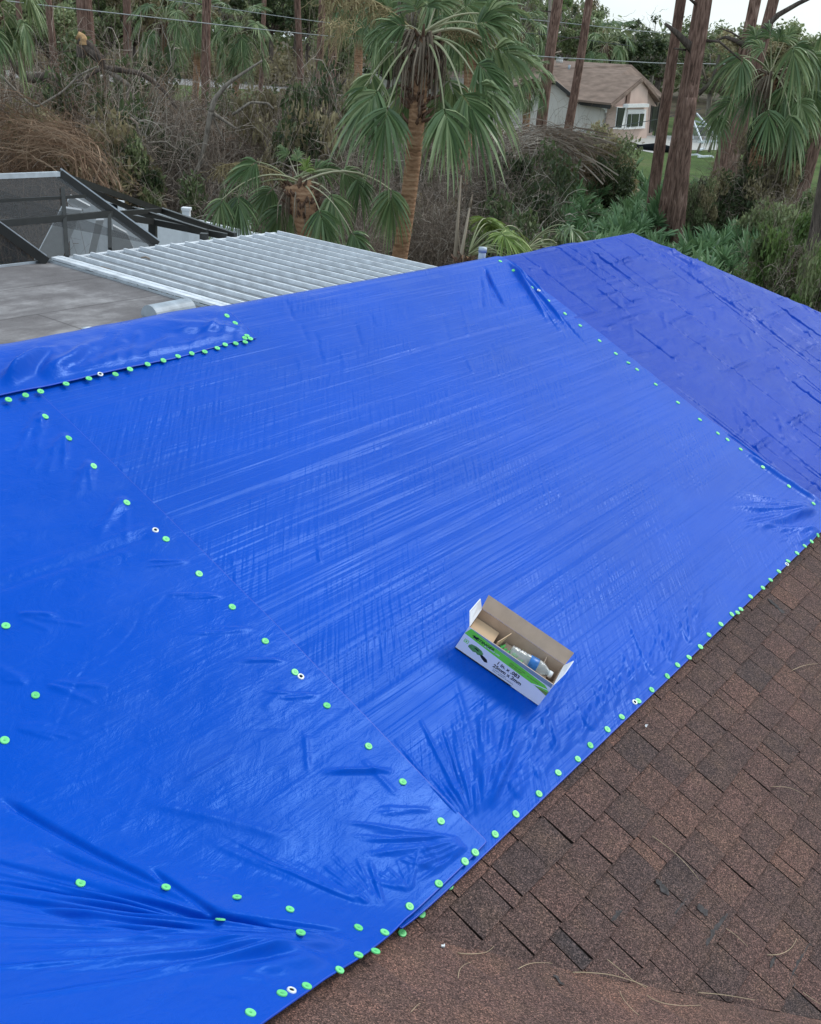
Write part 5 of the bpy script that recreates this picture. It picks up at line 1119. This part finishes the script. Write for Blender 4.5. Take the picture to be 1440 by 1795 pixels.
CF2 = [((450, 283), (404, 312), .2), ((390, 348), (372, 400), .4), ((417, 343), (424, 402), .2), ((521, 282), (524, 252), -.3), ((505, 272), (488, 250), -.5), ((536, 300), (541, 268), .1, 1), ((686, 332), (682, 402), -.2), ((580, 340), (604, 402), .1), ((627, 313), (640, 366), -.4), ((560, 367), (578, 432), .5), ((617, 407), (650, 445), .4), ((478, 330), (440, 372), -.4), ((552, 296), (600, 288), -.5), ((600, 300), (650, 322), -.6), ((500, 360), (470, 420), -.3)]
palm((522, 320), 19.5, 1.08, (556, 480), 'short storm-bent palm with a shaggy reddish trunk just behind the metal patio roof', .5, 0, custom=CF2, dead=10, els=(62, 35, 20, 5, -5, -20), boots=1.6, seedst=[(3.3, 1.4, .35)], az0=0)
CF3 = [((1365, 72), (1373, 34), .2), ((1340, 85), (1312, 66), .4), ((1298, 96), (1256, 132), .5), ((1303, 100), (1290, 156), .9), ((1288, 175), (1240, 205), .7), ((1396, 77), (1434, 112), .5), ((1390, 82), (1402, 148), 1.0), ((1424, 92), (1456, 148), .3), ((1400, 175), (1428, 222), .8), ((1386, 202), (1398, 268), 1.1), ((1348, 192), (1350, 248), 1.2), ((1421, 158), (1444, 208), .2), ((1376, 70), (1400, 36), -.2), ((1257, 200), (1266, 246), .3), ((1330, 70), (1310, 36), -.4), ((1410, 120), (1452, 160), -.6), ((1310, 130), (1272, 172), -.6), ((1352, 66), (1344, 28), -.4), ((1440, 60), (1470, 90), -.5), ((1325, 150), (1300, 205), .2), ((1375, 150), (1378, 214), .4)]
palm((1352, 130), 37.5, 2.15, (1293, 420), 'right-hand cabbage palm with brown vines hanging round its slim orange trunk', .52, 0, custom=CF3, dead=18, boots=1.5)
palm((924, 142), 56, 1.45, (919, 225), 'small dark round-headed palm between the tall palm and the pink house', .38, 26, dead=6)
palm((1063, 80), 108, 2.9, (1052, 160), 'palm rising behind the roof of the pink house', .5, 24, dead=6)
palm((290, 42), 58, 1.9, (281, 160), 'palm with a thin orange trunk and drooping crown in the left background', .42, 24, dead=16, skirt=.6)
palm((420, 62), 62, 1.9, (410, 150), 'round dense palm beside the pine trunk in the left background', .4, 30, dead=6)
palm((345, 25), 66, 1.9, (340, 150), 'dark palm crown touching the top frame edge left of the bare pine trunk', .4, 24, dead=4)
palm((-22, -6), 24, 1.15, (-60, 300), 'palm whose fronds hang into the top left corner', .4, 22, dead=4)
palm((828, -18), 34, 2.0, (800, 380), 'palm crown at the top edge behind the tall middle palm', .4, 28, dead=6)
palm((628, 0), 48, 1.5, (618, 230), 'palm at the top edge left of the tall middle palm', .36, 24, dead=4)
palm((663, 262), 27.5, .75, (655, 400), 'dead grey palm with shredded skirt behind the tall palm trunk', .3, 5, dead=22, kind='dead', els=(-40, -60), skirt=1.5, name='dead_palm', boots=1.4)
palm((722, 372), 26.5, .85, (722, 450), 'low young palm with few fans beside the tall palm trunk', .2, 9, dead=3, els=(30, 0, -30), boots=.3, name='young_palm', cat='young palm')
palm((915, 62), 90, 2.4, (905, 170), 'far palm behind the pale pole at the top', .45, 24, dead=4)
palm((822, 452), 17.0, 1.15, (806, 480), 'wind-flattened young palm spilling yellow green fronds beside the plumbing vent', .22, 11, kind='yellow', dead=5, els=(55, 35, 20), wind=.1, name='young_palm', boots=.4, cat='young palm')
palm((925, 440), 18.5, 1.1, (921, 480), 'young palm with broad dark fans just right of the plumbing vent', .22, 12, dead=2, els=(50, 30, 15), wind=.2, name='young_palm', boots=.3, cat='young palm')
for (p, q, d_, w0, lb) in (((809, 305), (798, 452), 17.5, .05, 'tall pale broken stalk standing left of the plumbing vent'), ((824, 362), (808, 452), 17.2, .06, 'short pale broken stalk beside the taller stalk near the vent'), ((800, 385), (812, 470), 17.6, .03, 'thin leaning stalk beside the broken palm stalks')):
    A, B_ = atd(*p, d_), atd(*q, d_); bs = B_-(A-B_)/(A-B_)[2]*B_[2]; b = MB(); b.tube([(0, 0, 0), (A-bs)*.6, A-bs], [w0, w0*.8, w0*.25], 6, .8); b.tube([A-bs, A-bs+[.02, 0, .2]], [w0*.5, .004], 4); o = b.build('broken_stalk', MT['deadfrond'], None, True); o.location = bs; tag(o, lb, 'palm stalk', 'broken stalks behind the ridge')

# ------------------------------------------------------------------ pines
def stubat(px1, px2, d, r0, r1=.02, name='limb', mat='bark_grey', mid=None):
    def f(root, base):
        P = [atd(*px1, d)]+[atd(*m_, d) for m_ in (mid or [])]+[atd(*px2, d)]; b = MB(); b.tube([p-base for p in P], np.linspace(r0, r1, len(P)), 7, .4); b.build(name, MT[mat], root, True)
    return f
def many(*fs): return lambda root, base: [f(root, base) for f in fs]
pine((985, 0), (951, 226), 58, .62, 'pine trunk in front of the pink house, left and thicker of the pair')
pine((1028, 0), (996, 215), 60, .50, 'pine trunk in front of the pink house, right and thinner of the pair')
pine((1199, 0), (1152, 310), 37, .40, 'slim left pine of the big trunk cluster right of the pink house')
pine((1226, 0), (1174, 330), 36, .60, 'thick middle pine of the trunk cluster with peeling bark and a snapped side limb', extra=many(stubat((1222, 92), (1166, 40), 35.7, .16, .04, mid=[(1205, 75), (1185, 55)]), stubat((1222, 92), (1216, 128), 35.7, .2, .1), stubat((1204, 87), (1182, 84), 35.8, .04)))
pine((1246, 0), (1182, 400), 35, .48, 'right pine of the trunk cluster, leaning and joined low to its neighbour', extra=many(stubat((1236, 70), (1300, 105), 35, .05, .02, mid=[(1262, 72)])))
pine((1213, 170), (1196, 330), 34.2, .42, 'broken pine stump standing in the trunk cluster with a flat snapped top', broken=True, stubs=0)
pine((1322, 0), (1263, 285), 48, .58, 'pine behind the right-hand palm with a long bent bare limb', extra=many(stubat((1305, 78), (1440, -14), 47.8, .14, .07, mid=[(1330, 60), (1365, 25), (1400, 5)]), stubat((1305, 78), (1255, 70), 47.8, .13, .03, mid=[(1290, 70), (1272, 64)]), stubat((1262, 95), (1225, 165), 47.8, .05, .1, mid=[(1250, 140)])))
pine((1358, 0), (1330, 110), 55, .66, 'pine trunk seen just above the crown of the right-hand palm')
pine((1462, 130), (1405, 335), 41, .6, 'leaning pine trunk at the right edge on the lawn')
pine((1462, 300), (1412, 560), 22, .38, 'dark rough trunk at the right edge behind the hip of the roof', mat='bark_grey')
pine((369, 0), (364, 190), 52, .46, 'straight bare pine trunk in front of the road at the left')
pine((86, 0), (94, 80), 60, .42, 'reddish pine trunk nearest the top left corner')
pine((157, 0), (165, 140), 52, .80, 'widest dark pine trunk in the left background')
pine((219, 0), (221, 110), 62, .48, 'pine trunk between the widest left pine and the left background palm')
pine((462, 0), (458, 120), 84, .38, 'thin distant pine right of the round dense palm')
pine((523, 0), (529, 150), 66, .42, 'left one of three pine trunks beside the tall palm')
pine((562, 0), (556, 160), 62, .44, 'middle one of three pine trunks beside the tall palm')
pine((590, 0), (580, 170), 60, .52, 'right one of three pine trunks beside the tall palm')
pine((760, -40), (735, 60), 70, .45, 'pine rising behind the head of the tall palm')
pine((30, -20), (40, 130), 70, .4, 'far pine in the top left corner behind the hanging fronds')
# broken oak at the left
A = atd(58, 150, 31); ob_ = empty('broken_oak', A*[1, 1, 0], 'broken oak at the left with a thick bent limb and torn orange wood', 'tree')
def oak(pts, d, r0, r1, mat='bark_grey', nm='limb'):
    P = [atd(x, y, d)-A*[1, 1, 0] for x, y in pts]; t = np.linspace(0, len(P)-1, 26); P = np.array(P); q = np.stack([np.interp(t, range(len(P)), P[:, i]) for i in range(3)], 1); q[1:-1] = (q[:-2]+q[1:-1]*2+q[2:])/4; b = MB(); b.tube(q, np.linspace(r0, r1, 26), 9, .4); b.build(nm, MT[mat], ob_, True)
oak([(0, 78), (16, 95), (28, 118), (48, 139), (82, 132), (98, 142), (110, 162), (135, 185), (120, 260), (118, 330)], 31, .07, .20)
oak([(48, 139), (22, 108), (24, 90)], 31, .09, .03); oak([(137, 68), (160, 80), (178, 104), (180, 118), (215, 122), (250, 128), (290, 158), (310, 190)], 31, .11, .05)
oak([(178, 104), (143, 78), (142, 100)], 31, .13, .12, 'bark_grey'); oak([(135, 60), (144, 66), (146, 78)], 31, .10, .14, 'splinter', 'torn_wood')
oak([(180, 118), (140, 140), (118, 165), (100, 180)], 31, .05, .03); oak([(180, 118), (215, 140), (228, 150), (222, 170), (224, 230)], 31, .07, .03, 'bark_pale')
oak([(228, 205), (240, 215), (242, 230), (254, 250), (290, 247), (310, 262)], 26, .035, .02, 'bark_pale'); oak([(370, 195), (378, 170), (400, 145), (430, 125), (460, 105)], 27, .07, .02, 'bark_pale'); oak([(370, 195), (362, 240), (350, 290), (330, 320)], 27, .07, .05, 'bark_pale')
oak([(370, 195), (400, 215), (415, 225)], 27, .05, .02, 'bark_pale'); oak([(408, 200), (440, 178), (470, 180), (480, 190)], 27, .035, .02, 'bark_pale'); oak([(372, 200), (385, 230), (395, 250)], 27, .03, .01, 'bark_pale')
oak([(0, 130), (60, 190), (110, 160), (140, 130), (170, 116)], 27, .03, .02, 'bark_pale'); oak([(600, 160), (628, 150), (660, 148)], 30, .04, .02); oak([(585, 165), (607, 138)], 30, .03, .02)

# ------------------------------------------------------------------ far trees across the road and behind the house
k = 0; TG = 'trees across the far road and behind the house'
words = ['pale', 'dull', 'dark', 'thin', 'bushy', 'ragged', 'storm-stripped', 'mossy', 'leafy', 'scruffy']
def where(x, d):
    refs = [(-60, 'the hanging corner fronds'), (90, 'the reddish corner pine'), (160, 'the widest left pine'), (285, 'the left background palm'), (368, 'the straight bare pine'), (430, 'the round dense palm'), (525, 'the three pine trunks'), (630, 'the top edge palm'), (740, 'the tall palm head'), (925, 'the small round palm'), (990, 'the pink house pines'), (1063, 'the palm behind the pink house'), (1130, 'the pink house roof'), (1205, 'the big pine cluster'), (1300, 'the bent-limb pine'), (1352, 'the right-hand palm'), (1430, 'the right edge')]
    r_ = min(refs, key=lambda q: abs(q[0]-x)); return r_[1]
used = {}
def tl(x, d, base_):
    key = (base_, where(x, d)); used[key] = used.get(key, 0)+1; n_ = used[key]
    return '%s tree %s%s %s' % (base_, '' if n_ == 1 else ORD[n_-1]+' ', ['in the near row behind', 'in the second row behind', 'in the far row behind'][0 if d < 110 else 1 if d < 150 else 2], where(x, d))
for row, (d, x0, x1, st_) in enumerate(((126, -90, 900, 62), (148, -80, 1540, 58), (176, -60, 1530, 66), (98, 1215, 1540, 62), (118, 880, 1260, 60), (74, -120, 300, 74), (84, 590, 800, 80))):
    x = x0
    while x < x1:
        xx = x+rv.uniform(-14, 14); right = xx > 1000; dd = d*rv.uniform(.96, 1.05)
        kind = 'sparse' if rv.random() < (.6 if right else .3) else 'full'
        h = rv.uniform(9.5, 13.5) if not right else rv.uniform(7.0, 10.5)
        if row in (5,): h = rv.uniform(6, 9.5)
        if row == 6: h = rv.uniform(4.5, 6.5)
        w = rv.uniform(3.0, 4.6)*(1 if row not in (5, 6) else .7)
        m_ = rv.choice(['leafm', 'leafb', 'leafd', 'leafl'], p=[.45, .3, .13, .12] if not right else [.4, .45, .1, .05])
        tree(xx, dd, h, w, kind, int(rv.integers(0, 5)), tl(xx, dd, {'leafm': 'green', 'leafb': 'brownish', 'leafd': 'dark green', 'leafl': 'light green'}[m_]+(' half-bare' if kind == 'sparse' else ' leafy')), TG, m_)
        x += st_
# closing mass of woods far behind (nobody could count it)
b = MB(); n_ = 26000; xs = rv.uniform(-150, 1600, n_); dd = rv.uniform(190, 240, n_); P = np.array([atd(x, 60, d_)*[1, 1, 0] for x, d_ in zip(xs[:2600], dd[:2600])]); P = np.repeat(P, 10, 0)+rv.normal(0, 1.6, (n_, 3)); hm = np.repeat(np.where(xs[:2600] > 1020, rv.uniform(2, 10.5, 2600), rv.uniform(2, 15, 2600)), 10); P[:, 2] = np.abs(hm+rv.normal(0, 1.0, n_)); b.quads(leafquads(rv, P, .75), np.clip(rv.normal(.4, .2, n_), 0, 1)); o = b.build('far_woods', MT['leafm']); tag(o, 'far wood closing the view behind the road', None, None, 'stuff')
b = MB(); n_ = 30000; X_ = rv.uniform(-60, 640, n_//10); D_ = rv.uniform(118, 150, n_//10); P = np.array([atd(x, 60, d_)*[1, 1, 0] for x, d_ in zip(X_, D_)]); P = np.repeat(P, 10, 0)+rv.normal(0, .9, (n_, 3)); P[:, 2] = np.abs(rv.normal(0, 1.3, n_)); b.quads(leafquads(rv, P, .28), np.clip(rv.normal(.45, .2, n_), 0, 1)); o = b.build('roadside_undergrowth', MT['leafb']); tag(o, 'low undergrowth beyond the road', None, None, 'stuff')

# ------------------------------------------------------------------ brush and shrubs
BG = 'storm-felled brush behind the house'
bl = {}
def blab(x, d, what):
    refs = [(0, 'the left frame edge'), (60, 'the screen cage apex'), (150, 'the screen cage'), (250, 'the far end of the vinyl fence'), (340, 'the pale forked branch'), (430, 'the fence end post'), (530, 'the storm-bent palm'), (620, 'the dead grey palm'), (700, 'the tall palm trunk'), (790, 'the broken stalks'), (880, 'the yellow green young palm'), (960, 'the pines before the pink house'), (1060, 'the lawn corner'), (1160, 'the big pine cluster'), (1265, 'the right-hand palm trunk'), (1400, 'the right frame edge')]
    r_ = min(refs, key=lambda q: abs(q[0]-x))[1]; dep = 'close behind' if d < 24 else 'behind' if d < 33 else 'far behind' if d < 48 else 'in the distance behind'
    key = (what, r_, dep); bl[key] = bl.get(key, 0)+1; n_ = bl[key]
    return '%s%s %s %s' % ('' if n_ == 1 else ORD[n_-1]+' ', what, dep, r_)
def brushrow(d, x0, x1, st_, top, mats=('twig',), leafp=.3, wj=1.0, leafm=('leafb', 'leafd')):
    x = x0
    while x < x1:
        xx = x+rv.uniform(-st_*.3, st_*.3); yt = top(xx)+rv.uniform(-14, 18); dd = d*rv.uniform(.94, 1.06); h = max(.9, ztop(xx, yt, dd)); w = max(h*.9, st_*dd/F*1.5)*wj
        ks = [('brush', int(rv.integers(0, 5)), mats[int(rv.integers(0, len(mats)))]), ('brush', int(rv.integers(0, 5)), mats[int(rv.integers(0, len(mats)))])]
        what = 'tangle of bare stems'
        if dd < 40 and rv.random() < .75: ks.append(('pale', int(rv.integers(0, 3))))
        if rv.random() < leafp: ks.append(('leaf', leafm[int(rv.integers(0, len(leafm)))], int(rv.integers(0, 4)))); what = 'leafy tangle of stems'
        bush(xx, yt+60, dd, w, h, ks, blab(xx, dd, what), BG, 'dead_shrub' if what[0] == 't' else 'tangled_shrub', 'shrub')
        x += st_
brushrow(57, 250, 850, 62, lambda x: 172 if x < 640 else 190, leafp=.7, leafm=('leafb', 'leafm'))
brushrow(44, -40, 900, 70, lambda x: 130 if x < 200 else 175 if x < 640 else 205 if x < 820 else 245, leafp=.6)
brushrow(36, -40, 900, 62, lambda x: 110 if x < 240 else 165 if x < 500 else 160 if x < 620 else 215 if x < 820 else 250, ('twig', 'twig', 'vine'), leafp=.45)
brushrow(30, -40, 960, 62, lambda x: 150 if x < 240 else 180 if x < 480 else 165 if x < 620 else 235 if x < 820 else 260, ('twig', 'twig', 'twig', 'vine'), leafp=.35)
brushrow(27, -60, 900, 62, lambda x: 215 if x < 160 else 210 if x < 480 else 240 if x < 640 else 285, leafp=.3)
brushrow(24.5, 380, 900, 62, lambda x: 300 if x < 520 else 340, leafp=.3)
VG = 'leafy shrubs and vine mounds'
def lb(x, yb, d, wpx, yt, mats, label, brush_=1, nm='shrub'):
    h = ztop(x, yt, d); w = wpx/F*d; ks = [('leaf', m_, i+int(x) % 3) for i, m_ in enumerate(mats)]+[('brush', i+int(x) % 4) for i in range(brush_)]
    bush(x, yb, d, w, h, ks, label, VG, nm, 'shrub')
lb(560, 330, 27, 170, 160, ['leafb', 'leafd'], 'dark mounded shrub left of the tall palm', 2)
lb(500, 330, 29, 150, 175, ['leafb'], 'brown-leaved mound behind the storm-bent palm', 2)
lb(222, 330, 25.5, 110, 235, ['leafd', 'leafm'], 'deep green shrub just behind the screen cage apex', 1)
lb(60, 190, 32, 70, 140, ['leafl'], 'light green leafy clump under the bent oak limb', 1)
lb(315, 380, 24.5, 60, 350, ['leafl', 'leafm'], 'small bright weed clump behind the vinyl fence', 0)
lb(930, 350, 43, 190, 228, ['leafb', 'leafb'], 'brown vine-covered mound right of the tall palm', 2, 'vine_mound')
lb(1035, 360, 43.5, 130, 222, ['leafb', 'leafm'], 'rounded olive mound at the lawn corner before the pink house', 1, 'vine_mound')
lb(1060, 370, 42, 90, 262, ['leafd', 'leafd'], 'dark green lower right side of the olive mound', 0, 'vine_mound')
lb(925, 370, 38, 120, 285, ['leafd', 'leafm'], 'dark green shrub low in front of the vine mound', 1)
lb(1266, 380, 37, 105, 280, ['leafd', 'leafb'], 'dark shrub between the big pines and the right-hand palm', 1)
lb(1335, 330, 38, 110, 205, ['leafb', 'leafd'], 'brown vine mass hanging below the right-hand palm crown', 2, 'vine_mound')
lb(1215, 400, 35, 60, 300, ['leafm', 'leafb'], 'small shrub at the foot of the big pines', 1)
lb(1370, 400, 33, 120, 310, ['leafm'], 'loose green shrub right of the right-hand palm trunk', 1)
lb(1400, 480, 24, 130, 355, ['leafl', 'leafm'], 'light green sapling shrub at the right frame edge', 1)
lb(1340, 480, 24.5, 100, 395, ['leafl'], 'bright low sapling shrub above the hip of the roof', 1)
lb(1440, 520, 20, 90, 400, ['leafl', 'leafm'], 'bright sapling shrub cut by the right frame edge', 1)
lb(1290, 300, 58, 70, 262, ['leafm', 'leafb'], 'far shrub on the lawn behind the right-hand palm trunk', 1)
lb(870, 400, 30, 120, 315, ['leafm', 'leafd'], 'green shrub behind the yellow green young palm', 1)
lb(760, 420, 27, 90, 330, ['leafb'], 'brown shrub right of the tall palm trunk', 2)
for x, yb, d, wpx, yt, rz, lb_ in ((60, 330, 25, 260, 205, 2.9, 'sweeping rusty vine strands above the screen cage, right mass'), (-20, 330, 25, 260, 215, 2.7, 'sweeping rusty vine strands cut by the left frame edge'), (130, 330, 26, 180, 235, -.6, 'rusty strands falling to the right behind the screen cage'), (870, 350, 41, 170, 225, .2, 'rusty vine strands on the left flank of the vine mound'), (950, 350, 41.5, 150, 220, 2.9, 'rusty vine strands arching over the vine mound'), (600, 120, 40, 120, 35, 2.8, 'feathery brown vine drape left of the tall palm head')):
    if yt == 35: continue
    h = ztop(x, yt, d)
    bush(x, yb, d, wpx/F*d, h, [('vine', 0, rz), ('vine', 1, rz+.35)], lb_, 'sweeping rusty vine strands', 'vine_mass', 'vines')

# long sweeping strands, drawn as arcs
def arcs(n_, S, Cc, E, d, r0, label, name='vine_mass', mat='vine'):
    A0 = atd((S[0]+E[0])/2, 300, d)*[1, 1, 0]; b = MB()
    for i in range(n_):
        s_ = np.array([rv.uniform(S[0], S[1]), rv.uniform(S[2], S[3])]); c_ = np.array([rv.uniform(Cc[0], Cc[1]), rv.uniform(Cc[2], Cc[3])]); e_ = np.array([rv.uniform(E[0], E[1]), rv.uniform(E[2], E[3])]); dd = d+rv.normal(0, .8)
        t = np.linspace(0, 1, 12)[:, None]; P = (1-t)**2*s_+2*t*(1-t)*c_+t*t*e_+np.cumsum(rv.normal(0, 3.2, (12, 2)), 0); q = [atd(*p, dd+.25*math.sin(k*.7+i))-A0 for k, p in enumerate(P)]
        ra = r0*rv.uniform(.5, 1.5); b.tube(q, np.linspace(ra, ra*.4, 12), 3, rv.uniform(.2, 1), cap=False)
        for j in range(2):
            k = int(rv.integers(3, 9)); p = np.array(q[k]); dv = np.array(q[k+1])-q[k]; dv /= np.linalg.norm(dv); qq = [p]
            for _ in range(4): dv = dv+rv.normal(0, .3, 3)-[0, 0, .12]; dv /= np.linalg.norm(dv); p = p+dv*r0*14; qq.append(p)
            b.tube(qq, np.linspace(ra*.5, ra*.2, 5), 3, rv.uniform(.2, 1), cap=False)
    o = b.build(name, MT[mat]); o.location = A0; tag(o, label, 'vines', 'sweeping rusty vine strands')
arcs(38, (90, 200, 240, 345), (40, 170, 150, 250), (-80, 60, 195, 320), 23.5, .012, 'long rusty strands arching leftward above the screen cage, brightest mass')
arcs(28, (0, 170, 225, 310), (20, 90, 150, 215), (-90, 10, 150, 250), 25, .011, 'long rusty strands higher up by the left frame edge')
arcs(45, (120, 215, 300, 345), (120, 190, 190, 240), (20, 100, 215, 255), 22.8, .011, 'rusty strands bending down to the right behind the screen cage apex')
arcs(80, (1000, 1085, 235, 330), (900, 1010, 190, 225), (840, 900, 235, 330), 41, .020, 'thin grey tan strands arching over the top of the vine mound', mat='twig')
arcs(50, (780, 900, 290, 350), (800, 900, 230, 270), (860, 960, 215, 250), 38, .018, 'grey strands fanning up the left flank of the vine mound', mat='twigp')
arcs(45, (560, 640, 40, 60), (575, 620, 8, 30), (548, 600, 60, 130), 39, .012, 'feathery brown strands hanging left of the tall palm head', mat='seed')

# ------------------------------------------------------------------ saw palmettos
PM = []
for v in range(5):
    r = np.random.default_rng(700+v); b = MB()
    for i in range(11):
        f_ = fan_frond(800+v*20+i, math.radians(r.uniform(35, 80)), R=.46, Lp=r.uniform(.35, .75), nseg=20, span=1.75, curve=.35, grav=.12, young=1, sides=3, wseg=.05)
        a = i*2.4+r.normal(0, .3); c_, s__ = math.cos(a), math.sin(a); R_2 = np.array([[c_, -s__, 0], [s__, c_, 0], [0, 0, 1]]); off = b.n
        for V, T in zip(f_.v, f_.t): b.v.append(V@R_2.T+[r.normal(0, .12), r.normal(0, .12), 0]*1 if False else V@R_2.T); b.t.append(T)
        b.f += [[q+off for q in ff] for ff in f_.f]; b.m += f_.m; b.n += f_.n
    PM.append(mesh_only(b, 'saw_palmetto', [MT['palmetto'], MT['petiole']]))
cnt = 0; tries = 0
while cnt < 210 and tries < 4000:
    tries += 1; x = rv.uniform(900, 1500); y = rv.uniform(325, 560); q = atz(x, y, 0); d = math.hypot(q[0], q[1])
    if y < 345 and x > 1090: continue
    if x < 1000 and y < 365: continue
    uu_, ww_ = q@CON, q@UPD
    if uu_ < UR2+.8 and WF-.5 < ww_ < WB+.5: continue
    s0 = rv.uniform(.8, 1.35)
    o = bpy.data.objects.new('saw_palmetto', PM[cnt % 5]); COL.objects.link(o); o.location = (q[0], q[1], 0); o.rotation_euler = (0, 0, rv.uniform(0, 6.28)); o.scale = (s0, s0, s0*rv.uniform(.9, 1.3))
    side = 'right of the big pines' if x > 1200 else 'left of the big pines'; tag(o, 'green saw palmetto fans in the low thicket behind the hip, %s' % side, 'saw palmetto', 'saw palmettos %s' % side); cnt += 1
# leaf litter and ground cover (stuff)
b = MB(); n_ = 9000; X_ = rv.uniform(880, 1500, n_); Y_ = rv.uniform(330, 560, n_); P = np.array([atz(x, y, 0) for x, y in zip(X_, Y_)]); P = P+np.abs(rv.normal(0, .12, (n_, 1)))*[0, 0, 1]; b.quads(leafquads(rv, P, .09), np.clip(rv.normal(.5, .22, n_), 0, 1)); o = b.build('ground_cover', MT['leafm']); tag(o, 'low leafy ground cover among the palmettos', None, None, 'stuff')
b = MB(); n_ = 14000; X_ = rv.uniform(-60, 900, n_); D_ = rv.uniform(16, 50, n_); P = np.array([atd(x, 300, d_)*[1, 1, 0] for x, d_ in zip(X_, D_)])
keep = np.array([not (-8 < p@CON < 13 and -9 < p@UPD < 13) for p in P]); P = P[keep]; P[:, 2] = np.abs(rv.normal(0, .25, len(P))); b.quads(leafquads(rv, P, .11), np.clip(rv.normal(.35, .2, len(P)), 0, 1)); o = b.build('leaf_litter', MT['leafb']); tag(o, 'leaf litter under the brush', None, None, 'stuff')
